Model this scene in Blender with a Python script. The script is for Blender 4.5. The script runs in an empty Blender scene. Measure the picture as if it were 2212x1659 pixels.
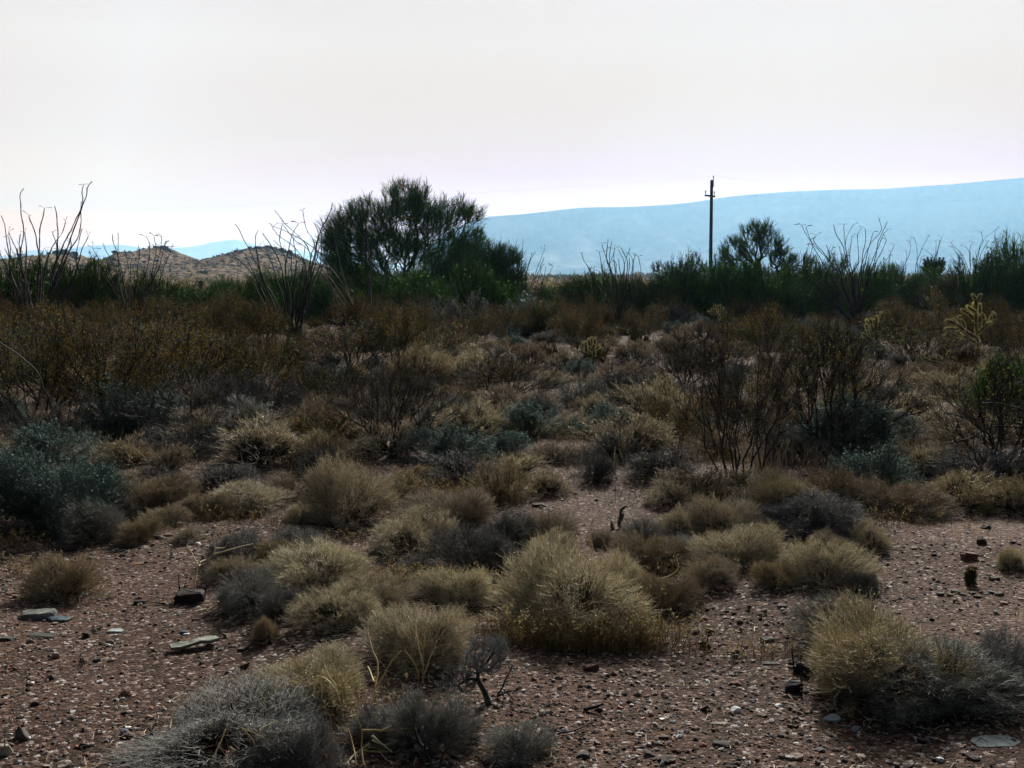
import bpy, math, random
import numpy as np
from mathutils import Vector
R = math.radians
PI = math.pi
S = bpy.context.scene
COL = S.collection
rng = np.random.default_rng(7)
random.seed(7)

# ------------------------------------------------------------------ camera
FV, CX, CY, HZ = 2372.0, 1106.0, 829.5, 598.0     # the photograph measured on a 2212 x 1659 grid
PITCH = math.atan((CY - HZ) / FV)
EYE = 1.6
cam_d = bpy.data.cameras.new('camera')
cam = bpy.data.objects.new('camera', cam_d)
COL.objects.link(cam)
cam.location = (0, 0, EYE)
cam.rotation_euler = (PI / 2 - PITCH, 0, 0)
cam_d.sensor_width = 36
cam_d.lens = 18 / (CX / FV)
cam_d.clip_start = 0.1
cam_d.clip_end = 60000
S.camera = cam
S.render.engine = 'CYCLES'
S.cycles.max_bounces = 5
S.cycles.diffuse_bounces = 2
S.cycles.glossy_bounces = 1
S.cycles.transmission_bounces = 2
S.cycles.volume_bounces = 3
S.cycles.caustics_reflective = False
S.cycles.caustics_refractive = False
S.view_settings.view_transform = 'Standard'
S.view_settings.look = 'None'
S.view_settings.exposure = 0.9
S.view_settings.gamma = 1.0

# ------------------------------------------------------------------ sky and sun
SUN_EL, SUN_AZ = R(29), R(14)                     # sun ahead of the camera, a little to the right
SKY_STR = 0.05
w = bpy.data.worlds.new('World')
S.world = w
w.use_nodes = True
nt = w.node_tree
nt.nodes.clear()
N = nt.nodes.new
L = nt.links.new
sky = N('ShaderNodeTexSky')
sky.sky_type = 'NISHITA'
sky.sun_disc = False
sky.sun_elevation = SUN_EL
sky.sun_rotation = SUN_AZ
sky.air_density = 1.0
sky.dust_density = 3.5
sky.ozone_density = 1.0
bg = N('ShaderNodeBackground')
bg.inputs[1].default_value = SKY_STR
out = N('ShaderNodeOutputWorld')
tc = N('ShaderNodeTexCoord')
sep = N('ShaderNodeSeparateXYZ')
L(tc.outputs['Generated'], sep.inputs[0])
# a thin bright veil of overcast ahead: never brighter than these caps (toward the sun / well to its side)
CAP_SUN = [(0.0, (0.626, 0.18, 0.06)), (0.035, (0.626, 0.18, 0.06)), (0.06, (0.543, 0.156, 0.052)), (0.09, (0.417, 0.12, 0.04)), (0.12, (0.387, 0.17, 0.04)), (0.16, (0.386, 0.209, 0.079)), (0.2, (0.391, 0.248, 0.146)), (0.24, (0.384, 0.256, 0.171)), (0.34, (0.66, 0.6, 0.55)), (0.5, (0.62, 0.62, 0.62))]
CAP_SIDE = [(0.0, (1.202, 0.477, 0.04)), (0.035, (1.202, 0.477, 0.04)), (0.06, (0.669, 0.462, 0.286)), (0.09, (0.603, 0.438, 0.315)), (0.12, (0.523, 0.409, 0.324)), (0.16, (0.497, 0.403, 0.34)), (0.2, (0.495, 0.423, 0.368)), (0.24, (0.452, 0.384, 0.348)), (0.34, (0.66, 0.6, 0.55)), (0.5, (0.62, 0.62, 0.62))]


def cap_ramp(caps):
    r = N('ShaderNodeValToRGB')
    el = r.color_ramp.elements
    while len(el) < len(caps):
        el.new(0.5)
    for i, (p, c) in enumerate(caps):
        el[i].position = p
        el[i].color = (c[0] / SKY_STR, c[1] / SKY_STR, c[2] / SKY_STR, 1)
    L(sep.outputs['Z'], r.inputs[0])
    return r


cs_, cd_ = cap_ramp(CAP_SUN), cap_ramp(CAP_SIDE)
ad = N('ShaderNodeVectorMath')
ad.operation = 'DOT_PRODUCT'
ad.inputs[1].default_value = (math.sin(SUN_AZ), math.cos(SUN_AZ), 0)
L(tc.outputs['Generated'], ad.inputs[0])
am = N('ShaderNodeMapRange')
am.inputs['From Min'].default_value = .975
am.inputs['From Max'].default_value = .83
L(ad.outputs['Value'], am.inputs['Value'])
cap = N('ShaderNodeMixRGB')
L(am.outputs[0], cap.inputs[0])
L(cs_.outputs[0], cap.inputs[1])
L(cd_.outputs[0], cap.inputs[2])
vd = N('ShaderNodeVectorMath')                     # how close a direction is to the bright veil round the sun
vd.operation = 'DOT_PRODUCT'
vd.inputs[1].default_value = (.10, .972, .21)
L(tc.outputs['Generated'], vd.inputs[0])
vm_ = N('ShaderNodeMapRange')
vm_.interpolation_type = 'SMOOTHSTEP'
vm_.inputs['From Min'].default_value = .30
vm_.inputs['From Max'].default_value = .86
L(vd.outputs['Value'], vm_.inputs['Value'])
mn = N('ShaderNodeMixRGB')
L(vm_.outputs[0], mn.inputs[0])
gain = N('ShaderNodeVectorMath')
gain.operation = 'MULTIPLY'
gain.inputs[1].default_value = (.27, .27, .255)
L(sky.outputs[0], gain.inputs[0])
L(gain.outputs[0], mn.inputs[1])
L(cap.outputs[0], mn.inputs[2])
L(mn.outputs[0], bg.inputs[0])
L(bg.outputs[0], out.inputs[0])

sd = bpy.data.lights.new('sun', 'SUN')
sd.energy = 3.9
sd.angle = R(7)
sd.color = (1.0, .96, .88)
sun = bpy.data.objects.new('sun', sd)
COL.objects.link(sun)
# direction TO the sun
sdv = Vector((math.sin(SUN_AZ) * math.cos(SUN_EL), math.cos(SUN_AZ) * math.cos(SUN_EL), math.sin(SUN_EL)))
sun.rotation_euler = sdv.to_track_quat('Z', 'Y').to_euler()
sun.location = sdv * 100


# ------------------------------------------------------------------ helpers
def hgt(x, y):
    x = np.asarray(x, float)
    y = np.asarray(y, float)
    z = .030 * np.sin(1.1 * x + .3) * np.sin(.9 * y + 1) + .018 * np.sin(2.7 * x + 1.9 * y) + .03 * np.sin(.45 * x - .6 * y + 2)
    far = np.clip((y - 40) / 120, 0, 1)
    z = z + far * (.35 * np.sin(x / 31 + 1) * np.sin(y / 43) + .2 * np.sin(x / 14 + y / 23))
    fade = np.clip((3000 - np.hypot(x, y)) / 2500, 0, 1)
    return z * fade


def ray(vx, vy):
    a = (vx - CX) / FV
    b = (CY - vy) / FV
    return np.array([a, math.cos(PITCH) + b * math.sin(PITCH), -math.sin(PITCH) + b * math.cos(PITCH)])


def at(vx, vy):
    """ground point seen at a place in the photograph"""
    d = ray(vx, vy)
    z = 0.0
    for _ in range(12):
        t = (z - EYE) / d[2]
        p = d * t
        z = float(hgt(p[0], p[1]))
    return np.array([p[0], p[1], z])


def at_y(vx, vy, Y):
    d = ray(vx, vy)
    return np.array([0, 0, EYE]) + d * (Y / d[1])


def proj(p):
    x, y, z = p[0], p[1], p[2] - EYE
    f = y * math.cos(PITCH) - z * math.sin(PITCH)
    u = y * math.sin(PITCH) + z * math.cos(PITCH)
    return CX + FV * x / f, CY - FV * u / f


def nrm(a):
    return a / np.maximum(np.linalg.norm(a, axis=-1, keepdims=True), 1e-9)


def mk(name, chunks, mats, smooth=False):
    """one mesh from chunks (verts, faces, colours, material index)"""
    vs, cs, ls, ln, mi = [], [], [], [], []
    off = 0
    for ch in chunks:
        V, F, C = ch[0], ch[1], ch[2]
        V = np.asarray(V, np.float32).reshape(-1, 3)
        F = np.asarray(F, np.int64)
        vs.append(V)
        C = np.asarray(C, np.float32)
        if C.ndim == 1:
            C = np.tile(C, (len(V), 1))
        cs.append(C[:, :3])
        ls.append((F + off).reshape(-1))
        ln.append(np.full(len(F), F.shape[1]))
        mi.append(np.full(len(F), ch[3] if len(ch) > 3 else 0))
        off += len(V)
    V = np.concatenate(vs)
    Cc = np.concatenate(cs)
    lp = np.concatenate(ls)
    ln = np.concatenate(ln)
    mi = np.concatenate(mi)
    me = bpy.data.meshes.new(name)
    me.vertices.add(len(V))
    me.vertices.foreach_set('co', V.reshape(-1))
    me.loops.add(len(lp))
    me.loops.foreach_set('vertex_index', lp.astype(np.int32))
    me.polygons.add(len(ln))
    me.polygons.foreach_set('loop_start', np.concatenate([[0], np.cumsum(ln)[:-1]]).astype(np.int32))
    me.polygons.foreach_set('loop_total', ln.astype(np.int32))
    for m in (mats if isinstance(mats, (list, tuple)) else [mats]):
        me.materials.append(m)
    me.polygons.foreach_set('material_index', mi.astype(np.int32))
    me.polygons.foreach_set('use_smooth', np.full(len(ln), smooth))
    at_ = me.color_attributes.new('Col', 'FLOAT_COLOR', 'POINT')
    c4 = np.ones((len(V), 4), np.float32)
    c4[:, :3] = Cc
    at_.data.foreach_set('color', c4.reshape(-1))
    me.update()
    return me


def obj(name, me, parent=None, loc=None):
    o = bpy.data.objects.new(name, me)
    COL.objects.link(o)
    if parent is not None:
        o.parent = parent
    if loc is not None:
        o.location = tuple(float(v) for v in loc)
    return o


def tag(o, label=None, cat=None, group=None, kind=None):
    if label:
        o['label'] = label
    if cat:
        o['category'] = cat
    if group:
        o['group'] = group
    if kind:
        o['kind'] = kind
    return o


def tube(A, Rr, s=3, g=rng):
    """A (n,k,3) polylines, Rr (n,k) radii -> verts, quads"""
    n, k, _ = A.shape
    d = nrm(A[:, -1] - A[:, 0])
    up = np.where(np.abs(d[:, 2:3]) < .8, np.array([[0, 0, 1.]]), np.array([[1., 0, 0]]))
    u = nrm(np.cross(d, up))
    v = np.cross(d, u)
    a = 2 * PI * np.arange(s) / s
    ph = g.random(n) * 6.28
    aa = a[None] + ph[:, None]
    ring = u[:, None] * np.cos(aa)[..., None] + v[:, None] * np.sin(aa)[..., None]
    V = A[:, :, None] + Rr[:, :, None, None] * ring[:, None]
    i = np.arange(n)[:, None, None] * k * s
    j = np.arange(k - 1)[None, :, None] * s
    q = np.arange(s)[None, None, :]
    q2 = (q + 1) % s
    b = i + j
    F = np.stack([b + q, b + q2, b + s + q2, b + s + q], -1).reshape(-1, 4)
    return V.reshape(-1, 3), F


def rep(c, m):
    return np.repeat(c, m, axis=0)


def pal(cols, n, g, var=.15):
    """n colours picked from weighted palette [(w,(r,g,b))...] with brightness variation"""
    wts = np.array([c[0] for c in cols], float)
    cc = np.array([c[1] for c in cols], float)
    k = g.choice(len(cols), n, p=wts / wts.sum())
    return np.clip(cc[k] * (1 + var * g.standard_normal((n, 1))), .003, .95)


def leaves(P, l, wd, g, up=0.0):
    """diamond leaves at points P"""
    n = len(P)
    d = nrm(g.standard_normal((n, 3)) + np.array([0, 0, up]))
    e = nrm(np.cross(d, g.standard_normal((n, 3))))
    l = np.asarray(l) * np.ones(n)
    wd = np.asarray(wd) * np.ones(n)
    V = np.stack([P, P + d * (l * .5)[:, None] + e * (wd * .5)[:, None], P + d * l[:, None], P + d * (l * .5)[:, None] - e * (wd * .5)[:, None]], 1)
    F = np.arange(n * 4).reshape(n, 4)
    return V.reshape(-1, 3), F


# ------------------------------------------------------------------ materials
def mat(name):
    m = bpy.data.materials.new(name)
    m.use_nodes = True
    return m, m.node_tree, m.node_tree.nodes['Principled BSDF']


def plant_mat(name, trans=.25, rough=.75, hv=.5):
    m, t, p = mat(name)
    a = t.nodes.new('ShaderNodeVertexColor')
    a.layer_name = 'Col'
    oi = t.nodes.new('ShaderNodeObjectInfo')
    mr = t.nodes.new('ShaderNodeMapRange')
    mr.inputs['To Min'].default_value = .78
    mr.inputs['To Max'].default_value = 1.2
    t.links.new(oi.outputs['Random'], mr.inputs['Value'])
    hs = t.nodes.new('ShaderNodeHueSaturation')
    m2 = t.nodes.new('ShaderNodeMath')
    m2.operation = 'MULTIPLY_ADD'
    m2.inputs[1].default_value = .03
    m2.inputs[2].default_value = .485
    t.links.new(oi.outputs['Random'], m2.inputs[0])
    t.links.new(m2.outputs[0], hs.inputs['Hue'])
    t.links.new(mr.outputs[0], hs.inputs['Value'])
    t.links.new(a.outputs['Color'], hs.inputs['Color'])
    p.inputs['Roughness'].default_value = rough
    p.inputs['Specular IOR Level'].default_value = .15
    t.links.new(hs.outputs[0], p.inputs['Base Color'])
    if trans > 0:
        tr = t.nodes.new('ShaderNodeBsdfTranslucent')
        mx = t.nodes.new('ShaderNodeMixShader')
        mx.inputs[0].default_value = trans
        t.links.new(hs.outputs[0], tr.inputs['Color'])
        t.links.new(p.outputs[0], mx.inputs[1])
        t.links.new(tr.outputs[0], mx.inputs[2])
        t.links.new(mx.outputs[0], t.nodes['Material Output'].inputs[0])
    return m


M_twig = plant_mat('dry_twigs', .2)
M_leaf = plant_mat('small_leaves', .3)
M_wood = plant_mat('woody_stems', 0, .85)
M_spine = plant_mat('cactus_spines', .35)
M_ocot = plant_mat('thorny_stems', 0, .8)


def rock_mat(name, sc=6):
    m, t, p = mat(name)
    a = t.nodes.new('ShaderNodeVertexColor')
    a.layer_name = 'Col'
    tcn = t.nodes.new('ShaderNodeTexCoord')
    nz = t.nodes.new('ShaderNodeTexNoise')
    nz.inputs['Scale'].default_value = sc
    nz.inputs['Detail'].default_value = 8
    t.links.new(tcn.outputs['Object'], nz.inputs['Vector'])
    mr = t.nodes.new('ShaderNodeMapRange')
    mr.inputs['From Min'].default_value = .3
    mr.inputs['From Max'].default_value = .7
    mr.inputs['To Min'].default_value = .55
    mr.inputs['To Max'].default_value = 1.35
    t.links.new(nz.outputs['Fac'], mr.inputs['Value'])
    vm = t.nodes.new('ShaderNodeVectorMath')
    vm.operation = 'SCALE'
    t.links.new(a.outputs['Color'], vm.inputs[0])
    t.links.new(mr.outputs[0], vm.inputs['Scale'])
    t.links.new(vm.outputs[0], p.inputs['Base Color'])
    p.inputs['Roughness'].default_value = .85
    p.inputs['Specular IOR Level'].default_value = .25
    bp = t.nodes.new('ShaderNodeBump')
    bp.inputs['Strength'].default_value = .6
    bp.inputs['Distance'].default_value = .02
    t.links.new(nz.outputs['Fac'], bp.inputs['Height'])
    t.links.new(bp.outputs[0], p.inputs['Normal'])
    return m


M_rock = rock_mat('stone', 14)
M_peb = rock_mat('pebbles', 60)


def ground_mat():
    m, t, p = mat('desert_soil')
    n_ = t.nodes.new
    k = t.links.new
    g = n_('ShaderNodeTexCoord')

    def noise(sc, det=6, rough=.6):
        z = n_('ShaderNodeTexNoise')
        z.inputs['Scale'].default_value = sc
        z.inputs['Detail'].default_value = det
        z.inputs['Roughness'].default_value = rough
        k(g.outputs['Object'], z.inputs['Vector'])
        return z

    def ramp(src, stops):
        r = n_('ShaderNodeValToRGB')
        el = r.color_ramp.elements
        while len(el) < len(stops):
            el.new(.5)
        for i_, (p_, c_) in enumerate(stops):
            el[i_].position = p_
            el[i_].color = (*c_, 1)
        k(src, r.inputs[0])
        return r
    n1 = noise(.45, 6)
    n2 = noise(38, 8, .7)
    r1 = ramp(n1.outputs['Fac'], [(.36, (.036, .019, .012)), (.47, (.074, .040, .025)), (.56, (.115, .066, .042)), (.66, (.18, .112, .075))])
    r2 = ramp(n2.outputs['Fac'], [(.3, (.35, .33, .32)), (.5, (.95, .93, .9)), (.7, (1.7, 1.65, 1.6))])
    mu = n_('ShaderNodeMixRGB')
    mu.blend_type = 'MULTIPLY'
    mu.inputs[0].default_value = 1
    k(r1.outputs[0], mu.inputs[1])
    k(r2.outputs[0], mu.inputs[2])
    # embedded grit: small voronoi cells, some pale, some dark
    vo = n_('ShaderNodeTexVoronoi')
    vo.inputs['Scale'].default_value = 62
    k(g.outputs['Object'], vo.inputs['Vector'])
    sp = n_('ShaderNodeSeparateColor')
    k(vo.outputs['Color'], sp.inputs[0])
    r3 = ramp(sp.outputs[0], [(0, (.015, .012, .011)), (.3, (.07, .042, .033)), (.65, (.15, .09, .068)), (.88, (.27, .2, .17)), (1, (.5, .45, .43))])
    msk = ramp(sp.outputs[1], [(.45, (0, 0, 0)), (.5, (1, 1, 1))])
    mx = n_('ShaderNodeMixRGB')
    k(msk.outputs[0], mx.inputs[0])
    k(mu.outputs[0], mx.inputs[1])
    k(r3.outputs[0], mx.inputs[2])
    k(mx.outputs[0], p.inputs['Base Color'])
    p.inputs['Roughness'].default_value = .95
    p.inputs['Specular IOR Level'].default_value = .1
    b1 = n_('ShaderNodeBump')
    b1.inputs['Strength'].default_value = .9
    b1.inputs['Distance'].default_value = .03
    k(n2.outputs['Fac'], b1.inputs['Height'])
    b2 = n_('ShaderNodeBump')
    b2.invert = True
    b2.inputs['Strength'].default_value = .8
    b2.inputs['Distance'].default_value = .012
    k(vo.outputs['Distance'], b2.inputs['Height'])
    k(b1.outputs[0], b2.inputs['Normal'])
    k(b2.outputs[0], p.inputs['Normal'])
    return m


# ------------------------------------------------------------------ ground
def grid_mesh(name, X, Y, Z, m, col=(.2, .13, .1)):
    r, c = X.shape
    V = np.stack([X, Y, Z], -1).reshape(-1, 3)
    i = np.arange(r - 1)[:, None] * c + np.arange(c - 1)[None]
    F = np.stack([i, i + 1, i + c + 1, i + c], -1).reshape(-1, 4)
    return mk(name, [(V, F, np.array(col))], m, smooth=True)


ys = np.concatenate([-np.geomspace(400, 12, 14)[:-1], np.arange(-12, 18, .12), np.geomspace(18, 15000, 190)])
tt = np.linspace(-1, 1, 181)
tt = np.sign(tt) * np.abs(tt) ** 1.3
Xg = tt[None, :] * (9 + 1.0 * np.abs(ys))[:, None]
Yg = np.repeat(ys[:, None], len(tt), 1)
ground = obj('ground', grid_mesh('ground', Xg, Yg, hgt(Xg, Yg), ground_mat()))
tag(ground, 'reddish gravelly desert soil between the dry shrubs', kind='structure')


# ------------------------------------------------------------------ value noise
def vnoise(x, y, seed=0):
    xi = np.floor(x).astype(np.int64)
    yi = np.floor(y).astype(np.int64)
    fx = x - xi
    fy = y - yi
    fx = fx * fx * (3 - 2 * fx)
    fy = fy * fy * (3 - 2 * fy)

    def hsh(a, b):
        h = (a * 374761393 + b * 668265263 + seed * 974634777) & 0x7fffffff
        h = ((h ^ (h >> 13)) * 1274126177) & 0x7fffffff
        return ((h ^ (h >> 16)) & 0xffff) / 65535.0
    return (hsh(xi, yi) * (1 - fx) + hsh(xi + 1, yi) * fx) * (1 - fy) + (hsh(xi, yi + 1) * (1 - fx) + hsh(xi + 1, yi + 1) * fx) * fy


def fbm(x, y, o=5, seed=0):
    s, a, t = 0, 1, 0
    for i in range(o):
        s = s + a * (vnoise(x * 2 ** i, y * 2 ** i, seed + i) - .5)
        t += a
        a *= .5
    return s / t * 2


def prof(pts, Y):
    """skyline points in the photograph -> world x and height at distance Y"""
    P = np.array([at_y(a, b, Y) for a, b in pts])
    return P[:, 0], P[:, 2]


# ---- far mesa on the right, 5 km off
def mesa_mat(name='mountain_slope', c0=(.04, .035, .03), c1=(.42, .34, .26)):
    m, t, p = mat(name)
    g = t.nodes.new('ShaderNodeTexCoord')
    z = t.nodes.new('ShaderNodeTexNoise')
    z.inputs['Scale'].default_value = .004
    z.inputs['Detail'].default_value = 10
    t.links.new(g.outputs['Object'], z.inputs['Vector'])
    r = t.nodes.new('ShaderNodeValToRGB')
    r.color_ramp.elements[0].position = .40
    r.color_ramp.elements[0].color = (*c0, 1)
    r.color_ramp.elements[1].position = .60
    r.color_ramp.elements[1].color = (*c1, 1)
    t.links.new(z.outputs['Fac'], r.inputs[0])
    t.links.new(r.outputs[0], p.inputs['Base Color'])
    p.inputs['Roughness'].default_value = 1
    p.inputs['Specular IOR Level'].default_value = 0
    return m


M_mesa = mesa_mat()
M_hazed = mesa_mat('haze_paled_slope', (.45, .40, .36), (.70, .62, .55))  # distance haze painted in: base colour lightened so the far range fades further


def ridge(name, pts, Yr, front, back, seed, rough, label, m=None):
    x, z = prof(pts, Yr)
    xs = np.linspace(x[0], x[-1], 260)
    top = np.interp(xs, x, z)
    k_ = np.hanning(9)
    top_s = np.convolve(np.pad(top, 4, 'edge'), k_ / k_.sum(), 'valid')
    v = np.concatenate([np.linspace(0, 1, 70), np.linspace(1, 2, 12)[1:]])
    X = np.repeat(xs[None], len(v), 0)
    Y = np.where(v[:, None] <= 1, Yr - front * (1 - v[:, None]), Yr + back * (v[:, None] - 1)) * np.ones_like(X)
    sh = np.where(v <= 1, v ** 1.35, np.maximum(0, 2 - v))
    n_ = fbm(X / (front * .35), Y / (front * .5), 6, seed)
    gul = np.abs(fbm(X / (front * .16), Y / (front * .9), 4, seed + 9))
    Z = top_s[None] * (sh[:, None] + rough * (n_ - 1.1 * gul) * (np.sin(np.clip(sh, 0, 1) * PI) ** .8)[:, None])
    Z = np.where(np.abs(v[:, None] - 1) < .001, top_s[None], np.minimum(Z, top_s[None] * 1.0)) - (np.minimum(v, 2 - v) < .01)[:, None] * 12.0
    o = obj(name, grid_mesh(name, X, Y, Z, m or M_mesa))
    tag(o, label, kind='structure')
    return o


ridge('mountain', [(800, 600), (850, 590), (900, 560), (960, 505), (1020, 474), (1045, 468), (1128, 463), (1253, 448), (1364, 447), (1475, 440), (1515, 434), (1540, 430), (1570, 425), (1622, 420), (1700, 414), (1770, 411), (1840, 409), (1910, 408), (1990, 402), (2060, 398), (2120, 392), (2212, 383), (2400, 370), (2700, 366), (3000, 380), (3400, 420), (3900, 500), (4300, 596)],
      5000, 700, 1500, 3, .24, 'long pale blue hazy mountain with a nearly level ridge')
ridge('far_mountain', [(-900, 596), (-600, 560), (-300, 570), (-60, 556), (40, 552), (60, 540), (110, 541), (200, 530), (260, 528), (330, 538), (418, 533), (440, 528), (462, 521), (480, 523), (493, 516), (520, 518), (545, 528), (600, 540), (700, 545), (800, 560), (880, 575), (950, 596)],
      14000, 1500, 1200, 21, .10, 'very faint far mountain peaks behind the rocky hills', M_hazed)


# ---- rocky hills on the left, 600 m off
def hill_mat():
    m, t, p = mat('hill_ground')
    g = t.nodes.new('ShaderNodeTexCoord')

    def nz(sc, det=8, seed=0):
        z = t.nodes.new('ShaderNodeTexNoise')
        z.inputs['Scale'].default_value = sc
        z.inputs['Detail'].default_value = det
        z.inputs['Roughness'].default_value = .65
        t.links.new(g.outputs['Object'], z.inputs['Vector'])
        return z
    a = nz(.35)
    b = nz(.09)
    r = t.nodes.new('ShaderNodeValToRGB')
    el = r.color_ramp.elements
    el[0].position = .40
    el[0].color = (.035, .026, .03, 1)
    el[1].position = .56
    el[1].color = (.32, .25, .18, 1)
    e2 = el.new(.47)
    e2.color = (.13, .10, .085, 1)
    t.links.new(a.outputs['Fac'], r.inputs[0])
    r2 = t.nodes.new('ShaderNodeValToRGB')
    r2.color_ramp.elements[0].position = .4
    r2.color_ramp.elements[0].color = (.7, .72, .62, 1)
    r2.color_ramp.elements[1].position = .6
    r2.color_ramp.elements[1].color = (1.1, 1, .95, 1)
    t.links.new(b.outputs['Fac'], r2.inputs[0])
    mu = t.nodes.new('ShaderNodeMixRGB')
    mu.blend_type = 'MULTIPLY'
    mu.inputs[0].default_value = 1
    t.links.new(r.outputs[0], mu.inputs[1])
    t.links.new(r2.outputs[0], mu.inputs[2])
    t.links.new(mu.outputs[0], p.inputs['Base Color'])
    p.inputs['Roughness'].default_value = 1
    p.inputs['Specular IOR Level'].default_value = 0
    bp = t.nodes.new('ShaderNodeBump')
    bp.inputs['Distance'].default_value = .8
    t.links.new(a.outputs['Fac'], bp.inputs['Height'])
    t.links.new(bp.outputs[0], p.inputs['Normal'])
    return m


YH = 600.0
hp = [(-700, 606), (-400, 590), (-200, 575), (-60, 566), (0, 565), (30, 562), (80, 558), (120, 552), (140, 549), (160, 550), (180, 562), (200, 574), (218, 580), (250, 575), (285, 567), (310, 552), (330, 541), (345, 537), (362, 538), (385, 551), (410, 560), (428, 565), (450, 564), (480, 563), (500, 561), (515, 548), (545, 541), (570, 538), (598, 540), (615, 545), (640, 552), (665, 565), (690, 574), (720, 584), (780, 592), (850, 600), (900, 606)]
hx, hz = prof(hp, YH)


def hill_h(X, Y):
    top = np.interp(X, hx, hz)
    v = (Y - YH) / np.where(Y < YH, 190, 160)
    sh = np.clip(1 - np.abs(v), 0, 1)
    sh = sh * sh * (3 - 2 * sh)
    sh = .25 * np.clip(1 - np.abs(v), 0, 1) + .75 * sh
    ro = fbm(X / 16, Y / 16, 6, 40) * 2.6 * np.sin(np.clip(sh, 0, 1) * PI) + .8 * fbm(X / 4, Y / 4, 4, 60) * np.clip(sh * 3, 0, 1)
    return top * sh + ro - .3 * (np.abs(v) > .98)


hX, hY = np.meshgrid(np.linspace(hx[0], hx[-1], 520), np.concatenate([np.linspace(YH - 190, YH + 20, 130), np.linspace(YH + 25, YH + 160, 30)]))
hills = obj('hills', grid_mesh('hills', hX, hY, hill_h(hX, hY), hill_mat()))
tag(hills, 'low tan rocky hills on the left', kind='structure')

# ================================================================== plant builders
TAN = [(5, (.60, .52, .38)), (3, (.49, .43, .32)), (3, (.72, .65, .50)), (2, (.30, .23, .155)), (1, (.44, .32, .19))]
GREY = [(4, (.32, .315, .28)), (3, (.235, .235, .22)), (3, (.41, .40, .35)), (1, (.15, .13, .11))]
DARK = [(4, (.20, .20, .195)), (3, (.12, .118, .115)), (2, (.30, .295, .285)), (1, (.20, .14, .09))]
SAGE = [(4, (.11, .165, .145)), (3, (.155, .215, .19)), (2, (.075, .11, .095)), (1, (.22, .27, .23))]
RUST = [(4, (.20, .095, .018)), (2, (.12, .07, .018)), (3, (.05, .09, .02)), (3, (.09, .09, .02))]
OLIV = [(3, (.12, .10, .022)), (3, (.075, .09, .022)), (2, (.17, .10, .022)), (1, (.22, .17, .05))]
GREEN = [(4, (.08, .16, .028)), (3, (.05, .115, .02)), (2, (.12, .20, .038)), (1, (.14, .15, .045))]
TREEG = [(4, (.10, .20, .04)), (3, (.065, .14, .028)), (2, (.15, .24, .06)), (1, (.04, .08, .02))]
GOLD = [(4, (.44, .36, .24)), (3, (.36, .28, .17)), (2, (.54, .46, .33)), (1, (.26, .18, .10))]
BARK = [(3, (.036, .030, .028)), (2, (.06, .054, .05)), (1, (.022, .018, .017))]
STRAW = [(3, (.62, .50, .30)), (2, (.52, .40, .22)), (1, (.7, .6, .42))]


def dome_fn(g, W, H, irr=.22):
    a = g.random(6) * 6.28
    ecc = 1 + .15 * (g.random() - .5)

    def f(th, ph):
        lob = 1 + irr * np.sin(2 * th + a[0]) + irr * .8 * np.sin(3 * th + a[1]) * np.cos(ph) + irr * .6 * np.sin(5 * th + a[2]) * np.cos(ph) + irr * .5 * np.sin(4 * ph + a[3] + th)
        r = np.maximum(np.cos(ph), 0) ** .72
        return np.stack([W / 2 * ecc * r * np.cos(th), W / 2 / ecc * r * np.sin(th), H * np.sin(ph)], -1) * lob[:, None]
    return f


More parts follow.
